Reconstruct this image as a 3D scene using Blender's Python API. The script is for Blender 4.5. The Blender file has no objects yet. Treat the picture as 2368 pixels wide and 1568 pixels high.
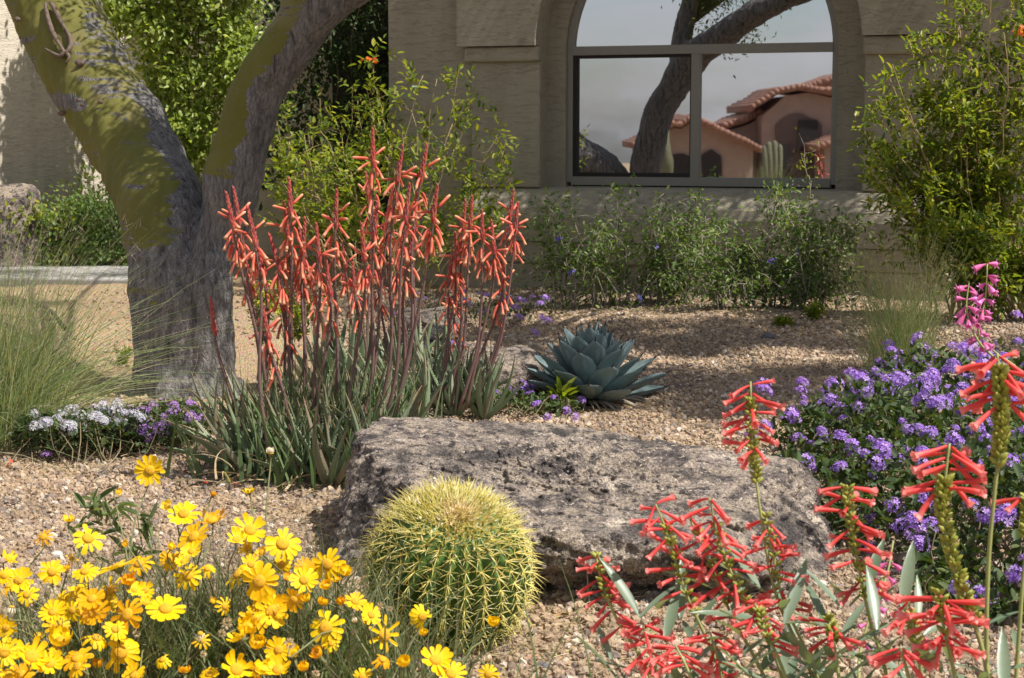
import bpy, math, random
import numpy as np
from mathutils import Vector, Matrix, noise as mnoise

R = math.radians
rng = np.random.default_rng(11)
random.seed(5)
scene = bpy.context.scene
COL = scene.collection

# ------------------------------------------------------------------ camera, sky, sun, exposure
CAM_H, PITCH, FPX = 1.14, math.atan((784 - 307) / 3945.0), 3945.0
cam_d = bpy.data.cameras.new('camera'); cam = bpy.data.objects.new('camera', cam_d); COL.objects.link(cam)
cam.location = (0, 0, CAM_H); cam.rotation_euler = (R(90) - PITCH, 0, 0)
cam_d.lens = 60; cam_d.sensor_width = 36; cam_d.clip_start = 0.1; cam_d.clip_end = 600
cam_d.dof.use_dof = True; cam_d.dof.focus_distance = 5.8; cam_d.dof.aperture_fstop = 14
scene.camera = cam

WA = R(19.8)                                     # the house front is turned this much, right end nearer
WU_ = np.array([math.cos(WA), -math.sin(WA), 0]); WW_ = np.array([math.sin(WA), math.cos(WA), 0])
WO = np.array([0.148, 12.56, 0])
SUN_EL = R(58)
hv = WU_ * math.cos(R(1.5)) - WW_ * math.sin(R(1.5))
SUN = np.array([hv[0] * math.cos(SUN_EL), hv[1] * math.cos(SUN_EL), math.sin(SUN_EL)])

world = bpy.data.worlds.new('World'); scene.world = world; world.use_nodes = True
wn = world.node_tree.nodes; wl = world.node_tree.links; wn.clear()
sky = wn.new('ShaderNodeTexSky'); sky.sky_type = 'NISHITA'; sky.sun_disc = False
sky.sun_elevation = SUN_EL; sky.sun_rotation = math.atan2(SUN[0], SUN[1]); sky.air_density = 1.0; sky.dust_density = 1.5
tc = wn.new('ShaderNodeTexCoord'); mp = wn.new('ShaderNodeMapping'); mp.inputs['Scale'].default_value = (1, 1, 2.6)
cn = wn.new('ShaderNodeTexNoise'); cn.inputs['Scale'].default_value = 6.5; cn.inputs['Detail'].default_value = 7; cn.inputs['Roughness'].default_value = .55
cr = wn.new('ShaderNodeValToRGB'); cr.color_ramp.elements[0].position = .38; cr.color_ramp.elements[1].position = .64
cr.color_ramp.elements[0].color = (0.1, 0.1, 0.1, 1); cr.color_ramp.elements[1].color = (.95, .95, .95, 1)
mx = wn.new('ShaderNodeMix'); mx.data_type = 'RGBA'; mx.inputs[7].default_value = (5.0, 4.95, 5.2, 1)
bg = wn.new('ShaderNodeBackground'); bg.inputs['Strength'].default_value = 0.085; wo = wn.new('ShaderNodeOutputWorld')
wl.new(tc.outputs['Generated'], mp.inputs['Vector']); wl.new(mp.outputs[0], cn.inputs['Vector']); wl.new(cn.outputs['Fac'], cr.inputs['Fac'])
wl.new(cr.outputs['Color'], mx.inputs[0]); wl.new(sky.outputs[0], mx.inputs[6]); wl.new(mx.outputs[2], bg.inputs['Color']); wl.new(bg.outputs[0], wo.inputs['Surface'])

sl = bpy.data.lights.new('sun', 'SUN'); sl.energy = 5.0; sl.angle = R(0.53); sl.color = (1, .945, .86)
so = bpy.data.objects.new('sun', sl); COL.objects.link(so)
so.rotation_euler = Vector(SUN).to_track_quat('Z', 'Y').to_euler(); so.location = (6, 0, 12)

scene.view_settings.view_transform = 'Standard'; scene.view_settings.look = 'None'
scene.view_settings.exposure = 0.62; scene.view_settings.gamma = 1
scene.render.engine = 'CYCLES'
scene.cycles.max_bounces = 6; scene.cycles.diffuse_bounces = 3; scene.cycles.glossy_bounces = 3; scene.cycles.transmission_bounces = 3
scene.cycles.use_denoising = True

# ------------------------------------------------------------------ pixel helpers (2367 x 1568 reading of the photograph)
FW = np.array([0, math.cos(PITCH), -math.sin(PITCH)]); UP = np.array([0, math.sin(PITCH), math.cos(PITCH)])
EYE = np.array([0, 0, CAM_H])
def ray(px, py): return FW + np.array([1., 0, 0]) * ((px - 1183.5) / FPX) - UP * ((py - 784) / FPX)
def at(px, py, Y): d = ray(px, py); return EYE + d * (Y / d[1])
def sm(a, b, x): t = np.clip((np.asarray(x, float) - a) / (b - a), 0, 1); return t * t * (3 - 2 * t)
def gz(x, y):
    x = np.asarray(x, float); y = np.asarray(y, float)
    z = 0.018 * np.sin(x * 1.9 + 1.0) * np.cos(y * 1.4) + 0.010 * np.sin(x * 4.3 + y * 3.1) + 0.006 * np.sin(x * 9.1 - y * 7.7)
    z = z - .285 * np.exp(-((x + 1.95) / 1.25) ** 4 - ((y - 9.1) / 1.35) ** 4)
    z = z + 0.055 * np.exp(-((y - 10.15 + .18 * x) / .7) ** 2) * sm(.1, .7, x) * (1 - sm(3.5, 4.5, x))
    s = -.553 * x - .834 * y
    return z * (1 - sm(2, 6, s)) - 2.2 * sm(6, 30, s)
def gnd(px, py):
    d = ray(px, py); p = EYE + d * (CAM_H / -d[2])
    for _ in range(4):
        h = float(gz(p[0], p[1])); p = EYE + d * ((h - CAM_H) / d[2])
    return p
def gp(x, y, dz=0.): return np.array([x, y, float(gz(x, y)) + dz])
def wp(px, py, w=0.):                              # pixel -> (u, z) on the house front, w metres behind it
    d = ray(px, py); q = WO + WW_ * w
    t = np.dot(q - EYE, WW_) / np.dot(d, WW_); p = EYE + d * t
    return float(np.dot(p - WO, WU_)), float(p[2])
def W(u, w, z): return WO + WU_ * u + WW_ * w + np.array([0, 0, z])
MIRR_W = 0.235                                     # depth of the glass behind the house front
def mirror(p):
    p = np.asarray(p, float); q = WO + WW_ * MIRR_W
    return p - 2 * np.dot(p - q, WW_)[..., None] * WW_ if p.ndim > 1 else p - 2 * np.dot(p - q, WW_) * WW_

# ------------------------------------------------------------------ mesh helpers
class MB:
    def __init__(s): s.v = []; s.f = []; s.m = []; s.n = 0
    def add(s, v, f, mi=0):
        v = np.asarray(v, float).reshape(-1, 3); off = s.n; s.v.append(v); s.n += len(v)
        if isinstance(f, np.ndarray):
            s.f.append(f + off); s.m.append(np.full(len(f), mi))
        else:
            by = {}
            for q in f: by.setdefault(len(q), []).append(q)
            for k, qs in by.items():
                s.f.append(np.array(qs) + off); s.m.append(np.full(len(qs), mi))
        return s
    def mesh(s, name, mats, origin=(0, 0, 0), smooth=True):
        me = bpy.data.meshes.new(name)
        v = np.concatenate(s.v) - np.asarray(origin, float)
        cnt = np.concatenate([np.full(len(f), f.shape[1]) for f in s.f]); idx = np.concatenate([f.ravel() for f in s.f]).astype(np.int32)
        me.vertices.add(len(v)); me.vertices.foreach_set('co', v.astype(np.float32).ravel())
        me.loops.add(len(idx)); me.loops.foreach_set('vertex_index', idx)
        me.polygons.add(len(cnt)); st = np.concatenate([[0], np.cumsum(cnt)[:-1]]).astype(np.int32)
        me.polygons.foreach_set('loop_start', st); me.polygons.foreach_set('loop_total', cnt.astype(np.int32))
        me.polygons.foreach_set('material_index', np.concatenate(s.m).astype(np.int32))
        me.polygons.foreach_set('use_smooth', np.full(len(cnt), smooth))
        for m in (mats if isinstance(mats, (list, tuple)) else [mats]): me.materials.append(m)
        me.update(calc_edges=True); me.validate()
        return me

WORLD = {}
def tag(o, label=None, cat=None, group=None, kind=None):
    for k, val in (('label', label), ('category', cat), ('group', group), ('kind', kind)):
        if val: o[k] = val
    return o
def thing(name, loc, label, cat, group=None):
    o = bpy.data.objects.new(name, None); COL.objects.link(o); o.location = tuple(loc); o.empty_display_size = .05
    WORLD[o] = Matrix.Translation(Vector(loc)); return tag(o, label, cat, group)
def inst(name, me, parent, M=None):                # place shared mesh data with world matrix M (None: mesh is in world coords)
    o = bpy.data.objects.new(name, me); COL.objects.link(o)
    M = Matrix.Identity(4) if M is None else M
    WORLD[o] = M
    if parent is not None:
        o.parent = parent; o.matrix_basis = WORLD[parent].inverted() @ M
    else: o.matrix_basis = M
    return o
def part(name, mb, mats, parent, smooth=True):     # unique mesh in world coordinates
    org = np.concatenate(mb.v).mean(0)
    me = mb.mesh(name, mats, org, smooth)
    return inst(name, me, parent, Matrix.Translation(Vector(org)))
def frameM(pos, y, zhint=(0, 0, 1), s=1.0, roll=0.):
    y = np.asarray(y, float); y = y / np.linalg.norm(y); z = np.asarray(zhint, float); x = np.cross(y, z)
    if np.linalg.norm(x) < 1e-4: x = np.cross(y, [1, 0, .1])
    x /= np.linalg.norm(x); z = np.cross(x, y)
    m = Matrix(((x[0], y[0], z[0], 0), (x[1], y[1], z[1], 0), (x[2], y[2], z[2], 0), (0, 0, 0, 1)))
    if roll: m = m @ Matrix.Rotation(roll, 4, 'Y')
    return Matrix.Translation(Vector(pos)) @ m @ Matrix.Diagonal((s, s, s, 1) if np.isscalar(s) else (*s, 1))
def norm(a): a = np.asarray(a, float); return a / np.maximum(np.linalg.norm(a, axis=-1, keepdims=True), 1e-9)

def tube(mb, pts, rad, k=5, mi=0, cap=True):
    pts = np.asarray(pts, float); m = len(pts); rad = np.broadcast_to(np.asarray(rad, float), (m,))
    t = norm(np.gradient(pts, axis=0)); a = np.array([0, 0, 1.]) if abs(t[0][2]) < .9 else np.array([1., 0, 0])
    n = norm(np.cross(t[0], a)); V = np.zeros((m, k, 3)); ang = np.arange(k) * 2 * math.pi / k
    for i in range(m):
        n = norm(n - t[i] * np.dot(n, t[i])); b = np.cross(t[i], n)
        V[i] = pts[i] + rad[i] * (np.cos(ang)[:, None] * n + np.sin(ang)[:, None] * b)
    I = np.arange(m - 1)[:, None] * k + np.arange(k)[None]; J = np.arange(m - 1)[:, None] * k + (np.arange(k)[None] + 1) % k
    F = np.stack([I, J, J + k, I + k], -1).reshape(-1, 4)
    mb.add(V.reshape(-1, 3), F, mi)
    if cap and k > 2:
        off = mb.n - m * k; mb.f.append(np.array([[off + j for j in range(k)][::-1], [off + (m - 1) * k + j for j in range(k)]])); mb.m.append(np.full(2, mi))
def curve(pts, n=12):                              # Catmull-Rom through points
    P = np.asarray(pts, float); P = np.vstack([2 * P[0] - P[1], P, 2 * P[-1] - P[-2]]); out = []
    s = len(P) - 3
    for t in np.linspace(0, s - 1e-6, n):
        i = int(t); f = t - i; a, b, c, d = P[i:i + 4]
        out.append(.5 * (2 * b + (c - a) * f + (2 * a - 5 * b + 4 * c - d) * f * f + (3 * b - a - 3 * c + d) * f ** 3))
    return np.array(out)
def box(mb, lo, hi, fn=lambda x, y, z: (x, y, z), mi=0):
    v = [fn(x, y, z) for z in (lo[2], hi[2]) for y in (lo[1], hi[1]) for x in (lo[0], hi[0])]
    mb.add(v, [(0, 2, 3, 1), (4, 5, 7, 6), (0, 1, 5, 4), (2, 6, 7, 3), (0, 4, 6, 2), (1, 3, 7, 5)], mi)
def scatter(mb, T, F, pos, ex, ey, ez, s, mi=0):   # copies of a template, oriented and scaled, joined
    pos = np.asarray(pos); n = len(pos); s = np.broadcast_to(np.asarray(s, float).reshape(len(np.atleast_1d(s)), -1), (n, 3)) if np.ndim(s) < 2 else s
    V = pos[:, None] + ex[:, None] * (T[None, :, 0:1] * s[:, None, 0:1]) + ey[:, None] * (T[None, :, 1:2] * s[:, None, 1:2]) + ez[:, None] * (T[None, :, 2:3] * s[:, None, 2:3])
    F = np.asarray(F); FF = (np.arange(n)[:, None, None] * len(T) + F[None]).reshape(-1, F.shape[1])
    mb.add(V.reshape(-1, 3), FF, mi)
def frames(d, up=None, jit=0.6):
    n = len(d); d = norm(d); a = (np.array([0, 0, 1.]) if up is None else up) + rng.normal(0, jit, (n, 3))
    ez = norm(a - d * np.sum(a * d, 1, keepdims=True)); ex = np.cross(d, ez); return ex, d, ez
LEAF4 = np.array([[0, 0, 0], [-.5, .45, .1], [0, 1, -.06], [.5, .45, .1]], float); LEAF4F = np.array([[0, 1, 2], [0, 2, 3]])[:, ::-1]
LEAF6 = np.array([[0, 0, 0], [-.42, .28, .08], [-.38, .66, .06], [0, 1, -.12], [.38, .66, .06], [.42, .28, .08]], float)
LEAF6F = np.array([[0, 1, 2], [0, 2, 3], [0, 3, 4], [0, 4, 5]])[:, ::-1]

# ------------------------------------------------------------------ materials
def newmat(name):
    m = bpy.data.materials.new(name); m.use_nodes = True; nt = m.node_tree; nt.nodes.clear()
    o = nt.nodes.new('ShaderNodeOutputMaterial'); p = nt.nodes.new('ShaderNodeBsdfPrincipled'); nt.links.new(p.outputs[0], o.inputs[0])
    return m, nt, p, o
def N(nt, t, **kw):
    n = nt.nodes.new(t)
    for k, v in kw.items():
        if k in n.inputs.keys(): n.inputs[k].default_value = v
        else: setattr(n, k, v)
    return n
def ramp(nt, fac, stops):
    r = nt.nodes.new('ShaderNodeValToRGB'); e = r.color_ramp.elements
    while len(e) < len(stops): e.new(.5)
    for i, (p, c) in enumerate(stops): e[i].position = p; e[i].color = (*c, 1)
    nt.links.new(fac, r.inputs[0]); return r.outputs[0]
def rampv(nt, fac, a, b): return ramp(nt, fac, [(a, (0, 0, 0)), (b, (1, 1, 1))])
def mixc(nt, fac, a, b, mode='MIX'):
    m = nt.nodes.new('ShaderNodeMix'); m.data_type = 'RGBA'; m.blend_type = mode
    for s, i in ((fac, 0), (a, 6), (b, 7)):
        if isinstance(s, bpy.types.NodeSocket): nt.links.new(s, m.inputs[i])
        else: m.inputs[i].default_value = s if i == 0 else (*s, 1)
    return m.outputs[2]
def bump(nt, p, h, strength=.5, dist=.01):
    b = nt.nodes.new('ShaderNodeBump'); b.inputs['Strength'].default_value = strength; b.inputs['Distance'].default_value = dist
    nt.links.new(h, b.inputs['Height']); nt.links.new(b.outputs[0], p.inputs['Normal'])
def noise(nt, scale, detail=4, rough=.55, vec=None, stretch=None, dist=0.):
    n = N(nt, 'ShaderNodeTexNoise', Scale=scale, Detail=detail, Roughness=rough, Distortion=dist)
    if vec is None: vec = N(nt, 'ShaderNodeTexCoord').outputs['Object']
    if stretch:
        m = N(nt, 'ShaderNodeMapping'); m.inputs['Scale'].default_value = stretch; nt.links.new(vec, m.inputs[0]); vec = m.outputs[0]
    nt.links.new(vec, n.inputs['Vector']); return n.outputs['Fac']

def leafmat(name, cols, rough=.45, trans=.3, obj_random=False, tcol=None, spec=.22):
    m, nt, p, o = newmat(name)
    if obj_random: rnd = N(nt, 'ShaderNodeObjectInfo').outputs['Random']
    else: rnd = N(nt, 'ShaderNodeNewGeometry').outputs['Random Per Island']
    k = len(cols); c = ramp(nt, rnd, [((i + .5) / k if k > 1 else 0, q) for i, q in enumerate(cols)])
    nz = noise(nt, 60, 2); c = mixc(nt, .35, c, mixc(nt, nz, (.35, .35, .35), (1.5, 1.5, 1.5)), 'MULTIPLY')
    nt.links.new(c, p.inputs['Base Color']); p.inputs['Roughness'].default_value = rough; p.inputs['Specular IOR Level'].default_value = spec
    if trans:
        t = N(nt, 'ShaderNodeBsdfTranslucent'); ms = N(nt, 'ShaderNodeMixShader'); ms.inputs[0].default_value = trans
        nt.links.new(mixc(nt, 1., c, tcol or (1.5, 1.5, .45), 'MULTIPLY'), t.inputs[0]); nt.links.new(p.outputs[0], ms.inputs[1]); nt.links.new(t.outputs[0], ms.inputs[2]); nt.links.new(ms.outputs[0], o.inputs[0])
    return m
def plain(name, col, rough=.6, var=.3, scale=30, bmp=0., metal=0., spec=.4):
    m, nt, p, o = newmat(name); nz = noise(nt, scale, 4)
    c = mixc(nt, var, col, mixc(nt, nz, tuple(x * .3 for x in col), tuple(min(1, x * 1.8) for x in col)))
    nt.links.new(c, p.inputs['Base Color']); p.inputs['Roughness'].default_value = rough; p.inputs['Metallic'].default_value = metal; p.inputs['Specular IOR Level'].default_value = spec
    if bmp: bump(nt, p, nz, bmp, .01)
    return m

M = {}
def mk_stucco(name, base, k=1.):
    m, nt, p, o = newmat(name)
    geo = N(nt, 'ShaderNodeTexCoord').outputs['Object']
    big = noise(nt, 1.3, 3, .5, geo); fine = noise(nt, 90, 3, .6, geo)
    streak = noise(nt, 11, 5, .62, geo, (.8, .8, 3.8), .9)
    lines = rampv(nt, streak, .56, .66)
    c = mixc(nt, big, tuple(x * .86 for x in base), tuple(x * 1.1 for x in base))
    c = mixc(nt, .4, c, mixc(nt, fine, (.6, .6, .6), (1.3, 1.3, 1.3)), 'MULTIPLY'); dr_ = noise(nt, 4, 4, .6, geo, (1.6, 1.6, .16)); c = mixc(nt, .5, c, mixc(nt, rampv(nt, dr_, .35, .6), (.80, .78, .75), (1.06, 1.06, 1.06)), 'MULTIPLY')
    nt.links.new(c, p.inputs['Base Color']); p.inputs['Roughness'].default_value = .95; p.inputs['Specular IOR Level'].default_value = .15
    a = N(nt, 'ShaderNodeMath', operation='MULTIPLY_ADD'); nt.links.new(lines, a.inputs[0]); a.inputs[1].default_value = -.8; nt.links.new(streak, a.inputs[2])
    b = N(nt, 'ShaderNodeMath', operation='MULTIPLY_ADD'); nt.links.new(fine, b.inputs[0]); b.inputs[1].default_value = .22; nt.links.new(a.outputs[0], b.inputs[2])
    bump(nt, p, b.outputs[0], .6 * k, .021)
    return m
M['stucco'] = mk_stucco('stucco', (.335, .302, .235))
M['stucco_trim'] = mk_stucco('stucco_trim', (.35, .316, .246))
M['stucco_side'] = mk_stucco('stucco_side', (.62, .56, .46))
M['frame'] = plain('window_frame', (.22, .208, .18), .5, .12, 40)
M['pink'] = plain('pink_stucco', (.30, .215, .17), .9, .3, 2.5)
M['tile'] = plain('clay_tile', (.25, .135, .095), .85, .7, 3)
M['recess_shade'] = plain('shaded_stucco', (.12, .082, .068), .9, .3, 3)  # pink stucco darkened, the portico's shade put into the colour
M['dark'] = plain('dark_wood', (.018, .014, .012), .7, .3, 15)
M['shadow_glass'] = plain('dark_pane', (.02, .02, .022), .2, .1, 5)

def mk_glass(name, base, wave, screen=0.):
    m, nt, p, o = newmat(name)
    p.inputs['Base Color'].default_value = (*base, 1); p.inputs['Metallic'].default_value = 1.; p.inputs['Roughness'].default_value = .012
    w = noise(nt, 1.1, 2, .5, None, (1, 1, .5), 1.2)
    bump(nt, p, w, wave, .004)
    d = N(nt, 'ShaderNodeBsdfDiffuse'); d.inputs[0].default_value = (.05, .05, .055, 1); ms = N(nt, 'ShaderNodeMixShader'); ms.inputs[0].default_value = .12 + screen
    nt.links.new(p.outputs[0], ms.inputs[1]); nt.links.new(d.outputs[0], ms.inputs[2]); nt.links.new(ms.outputs[0], o.inputs[0])
    return m
M['glass'] = mk_glass('window_glass', (.80, .80, .84), .12)
M['glass_screen'] = mk_glass('screened_glass', (.78, .78, .82), .25, .05)

def mk_ground():
    m, nt, p, o = newmat('granite_soil'); geo = N(nt, 'ShaderNodeNewGeometry').outputs['Position']
    a = noise(nt, 1.1, 4, .6, geo); b = noise(nt, 70, 4, .7, geo)
    v = N(nt, 'ShaderNodeTexVoronoi', Scale=85.); nt.links.new(geo, v.inputs['Vector'])
    c = mixc(nt, a, (.25, .18, .11), (.40, .30, .19)); c = mixc(nt, .55, c, mixc(nt, b, (.35, .33, .32), (1.5, 1.5, 1.5)), 'MULTIPLY')
    c = mixc(nt, .35, c, v.outputs['Color'], 'SOFT_LIGHT')
    nt.links.new(c, p.inputs['Base Color']); p.inputs['Roughness'].default_value = .95; p.inputs['Specular IOR Level'].default_value = .1
    bump(nt, p, v.outputs['Distance'], .7, .012); return m
M['ground'] = mk_ground()
def mk_pebble():
    m, nt, p, o = newmat('gravel_stone'); oi = N(nt, 'ShaderNodeObjectInfo'); r = oi.outputs['Random']
    c = ramp(nt, r, [(0, (.315, .232, .152)), (.2, (.385, .293, .203)), (.38, (.25, .187, .127)), (.52, (.465, .382, .29)), (.64, (.31, .226, .165)), (.74, (.19, .158, .14)), (.84, (.27, .19, .14)), (.90, (.60, .53, .46)), (.95, (.11, .10, .098)), (1, (.36, .255, .185))])
    pz = noise(nt, 1.6, 3, .6, oi.outputs['Location']); c = mixc(nt, .8, c, mixc(nt, rampv(nt, pz, .3, .7), (.74, .72, .70), (1.12, 1.08, 1.02)), 'MULTIPLY')
    nz = noise(nt, 3, 3, .6); c = mixc(nt, .5, c, mixc(nt, nz, (.5, .5, .5), (1.45, 1.4, 1.35)), 'MULTIPLY')
    nt.links.new(c, p.inputs['Base Color']); p.inputs['Roughness'].default_value = .85; p.inputs['Specular IOR Level'].default_value = .25; return m
M['pebble'] = mk_pebble()
M['walk'] = plain('concrete', (.31, .30, .285), .9, .3, 14, .2)

def mk_rock(name, warm=1.):
    m, nt, p, o = newmat(name); geo = N(nt, 'ShaderNodeTexCoord').outputs['Object']
    a = noise(nt, 5, 6, .65, geo, None, .4); b = noise(nt, 26, 6, .7, geo); f = noise(nt, 150, 3, .7, geo); d = noise(nt, 3.1, 5, .6, geo, (1, 1, 2.5), .8)
    sp = noise(nt, 55, 4, .75, geo)
    c = ramp(nt, a, [(.34, (.055, .047, .047)), (.43, (.185, .155, .14)), (.50, (.39, .32, .25)), (.57, (.23, .19, .17)), (.65, (.56, .475, .385))])
    c = mixc(nt, rampv(nt, b, .515, .59), c, (.07, .06, .058)); c = mixc(nt, rampv(nt, sp, .57, .64), c, (.56, .47, .38))
    c = mixc(nt, rampv(nt, d, .50, .64), c, mixc(nt, f, (.028, .026, .026), (.10, .088, .084)))
    c = mixc(nt, .75, c, mixc(nt, rampv(nt, f, .36, .64), (.4, .39, .38), (1.5, 1.5, 1.5)), 'MULTIPLY')
    nt.links.new(c, p.inputs['Base Color']); p.inputs['Roughness'].default_value = .9; p.inputs['Specular IOR Level'].default_value = .2
    s = N(nt, 'ShaderNodeMath', operation='ADD'); nt.links.new(b, s.inputs[0]); nt.links.new(f, s.inputs[1]); bump(nt, p, s.outputs[0], .8, .022); return m
M['rock'] = mk_rock('granite_boulder')

def mk_bark():
    m, nt, p, o = newmat('palo_verde_bark'); geo = N(nt, 'ShaderNodeTexCoord').outputs['Object']
    at_ = N(nt, 'ShaderNodeAttribute', attribute_name='grey').outputs['Fac']
    n1 = noise(nt, 7, 5, .65, geo, None, .5); n2 = noise(nt, 34, 6, .72, geo, (1, 1, .17), .8); n3 = noise(nt, 3, 3, .5, geo); st = noise(nt, 10, 4, .6, geo, (.8, .8, 4.0), .6)
    s = N(nt, 'ShaderNodeMath', operation='MULTIPLY_ADD'); nt.links.new(n1, s.inputs[0]); s.inputs[1].default_value = .5; nt.links.new(at_, s.inputs[2])
    s2 = N(nt, 'ShaderNodeMath', operation='MULTIPLY_ADD'); nt.links.new(st, s2.inputs[0]); s2.inputs[1].default_value = .95; nt.links.new(s.outputs[0], s2.inputs[2])
    hf = N(nt, 'ShaderNodeMath', operation='MULTIPLY'); nt.links.new(s2.outputs[0], hf.inputs[0]); hf.inputs[1].default_value = .5; m0 = rampv(nt, hf.outputs[0], .545, .60)
    sc = noise(nt, 5, 5, .62, geo, (.55, .55, 4.2), .5); gate = noise(nt, 2.6, 2, .5, geo)
    ga = N(nt, 'ShaderNodeMath', operation='MULTIPLY'); nt.links.new(rampv(nt, sc, .575, .60), ga.inputs[0]); nt.links.new(rampv(nt, gate, .45, .55), ga.inputs[1])
    mm = N(nt, 'ShaderNodeMath', operation='MAXIMUM'); nt.links.new(m0, mm.inputs[0]); nt.links.new(ga.outputs[0], mm.inputs[1]); mask = mm.outputs[0]
    green = mixc(nt, n3, (.085, .085, .014), (.165, .155, .036)); green = mixc(nt, rampv(nt, noise(nt, 45, 3, .7, geo), .60, .70), green, (.17, .14, .10)); green = mixc(nt, rampv(nt, noise(nt, 2.2, 2, .5, geo), .58, .75), green, (.22, .175, .09))
    vo = N(nt, 'ShaderNodeTexVoronoi', feature='DISTANCE_TO_EDGE', Scale=52.); mpv = N(nt, 'ShaderNodeMapping'); mpv.inputs['Scale'].default_value = (1, 1, .24)
    dsn = N(nt, 'ShaderNodeTexNoise', Scale=9., Detail=3.); nt.links.new(geo, dsn.inputs['Vector']); va = N(nt, 'ShaderNodeVectorMath', operation='MULTIPLY_ADD'); nt.links.new(dsn.outputs['Color'], va.inputs[0]); va.inputs[1].default_value = (.10, .10, .10); nt.links.new(geo, va.inputs[2])
    nt.links.new(va.outputs[0], mpv.inputs[0]); nt.links.new(mpv.outputs[0], vo.inputs['Vector']); crack = rampv(nt, vo.outputs['Distance'], .0, .16)
    grey = ramp(nt, n2, [(.32, (.045, .042, .042)), (.44, (.135, .128, .126)), (.56, (.215, .203, .198)), (.72, (.31, .285, .26))])
    grey = mixc(nt, .22, grey, mixc(nt, crack, (.4, .39, .39), (1.12, 1.12, 1.12)), 'MULTIPLY'); nt.links.new(mixc(nt, mask, green, grey), p.inputs['Base Color']); p.inputs['Roughness'].default_value = .8; p.inputs['Specular IOR Level'].default_value = .25
    h = mixc(nt, mask, mixc(nt, n1, (.45, .45, .45), (.55, .55, .55)), mixc(nt, .2, mixc(nt, n2, (0, 0, 0), (1, 1, 1)), crack)); bump(nt, p, h, .9, .028); return m
M['bark'] = mk_bark()
M['scar'] = plain('bark_scar', (.12, .085, .065), .85, .7, 40, .5)
M['darkbark'] = plain('dark_bark', (.05, .045, .04), .9, .4, 12, .4)
M['twig'] = leafmat('twig', [(.20, .15, .09), (.28, .22, .13), (.13, .10, .06)], .8, 0)
M['gold_twig'] = leafmat('golden_twig', [(.36, .27, .13), (.46, .36, .19), (.26, .18, .09)], .7, 0)
M['pale_twig'] = leafmat('pale_twig', [(.34, .29, .22), (.42, .38, .31), (.24, .20, .14)], .8, 0)

# ------------------------------------------------------------------ ground, path
xs = np.concatenate([np.linspace(-130, -8, 50), np.linspace(-7.6, 7.6, 96), np.linspace(8, 130, 50)]); ys = np.concatenate([np.linspace(-130, -1, 60), np.linspace(-.6, 17, 111), np.linspace(18, 130, 40)])
GX, GY = np.meshgrid(xs, ys); mb = MB(); nx = len(xs)
I = (np.arange(len(ys) - 1)[:, None] * nx + np.arange(nx - 1)[None]).ravel()
mb.add(np.stack([GX, GY, gz(GX, GY)], -1).reshape(-1, 3), np.stack([I, I + 1, I + nx + 1, I + nx], -1))
g = inst('ground', mb.mesh('ground', M['ground']), None); g['kind'] = 'structure'

mb = MB()
a0, a1 = gnd(-40, 660), gnd(330, 660); b0, b1 = gnd(-40, 626), gnd(330, 626)
fwd = norm(a1 - a0); L = np.array([a0 - fwd * 6, a1 + fwd * .02, b1 + fwd * .02, b0 - fwd * 6]); L[:, 2] = 0
mb.add(np.vstack([L + [0, 0, -.06], L + [0, 0, .055]]), [(0, 3, 2, 1), (4, 5, 6, 7), (0, 1, 5, 4), (1, 2, 6, 5), (2, 3, 7, 6), (3, 0, 4, 7)])
o = part('path', mb, M['walk'], None, False); o['kind'] = 'structure'
bv = o.modifiers.new('bevel', 'BEVEL'); bv.width = .015; bv.segments = 2

# ------------------------------------------------------------------ house
ARC = 40
def arch(uc, zc, r, n=ARC): a = np.linspace(math.pi, 0, n + 1); return np.stack([uc + r * np.cos(a), zc + r * np.sin(a)], 1)
uL, zS = wp(1247, 437); uR, _ = wp(1990, 437); zspr = wp(1315, 118)[1]
fl, _ = wp(1314, 300, MIRR_W); fr, zb = wp(1935, 424, MIRR_W)
uc = (fl + fr) / 2; rf = (fr - fl) / 2; ucO = (uL + uR) / 2; rO = (uR - uL) / 2
zfb = wp(1625, 424, MIRR_W)[1]; HT = 3.05
uW0 = wp(900, 300)[0]; uW1 = uR + 3.5
house = thing('stucco_house', W(uW0, 0, 0), 'tan stucco house front with arched window behind the garden', 'house')
def holed(mb, u0, u1, z0, z1, c, r, zs, zbot, w, mi=0):   # wall face at depth w with an arched hole
    A = arch(c, zs, r); q = []
    def quad(*p): mb.add([W(u, w, z) for u, z in p], [(0, 1, 2, 3)], mi)
    if z0 < zbot: quad((u0, z0), (u1, z0), (u1, zbot), (u0, zbot))
    if u0 < c - r - 1e-4: quad((u0, zbot), (c - r, zbot), (c - r, z1), (u0, z1))
    if u1 > c + r + 1e-4: quad((c + r, zbot), (u1, zbot), (u1, z1), (c + r, z1))
    for i in range(ARC): quad(A[i], A[i + 1], (A[i + 1][0], z1), (A[i][0], z1))
def reveal(mb, c, r, zs, zbot, w0, w1, mi=0):
    pts = [(c - r, zbot)] + [tuple(p) for p in arch(c, zs, r)] + [(c + r, zbot)]
    for p, q in zip(pts[:-1], pts[1:]): mb.add([W(p[0], w0, p[1]), W(q[0], w0, q[1]), W(q[0], w1, q[1]), W(p[0], w1, p[1])], [(0, 1, 2, 3)], mi)
    mb.add([W(c - r, w0, zbot), W(c + r, w0, zbot), W(c + r, w1, zbot), W(c - r, w1, zbot)], [(0, 3, 2, 1)], mi)
mb = MB()
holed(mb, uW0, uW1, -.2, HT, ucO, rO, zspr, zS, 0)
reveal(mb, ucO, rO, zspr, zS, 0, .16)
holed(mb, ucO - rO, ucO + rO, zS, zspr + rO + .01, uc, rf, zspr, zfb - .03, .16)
reveal(mb, uc, rf, zspr, zfb - .03, .16, .30)
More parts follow.
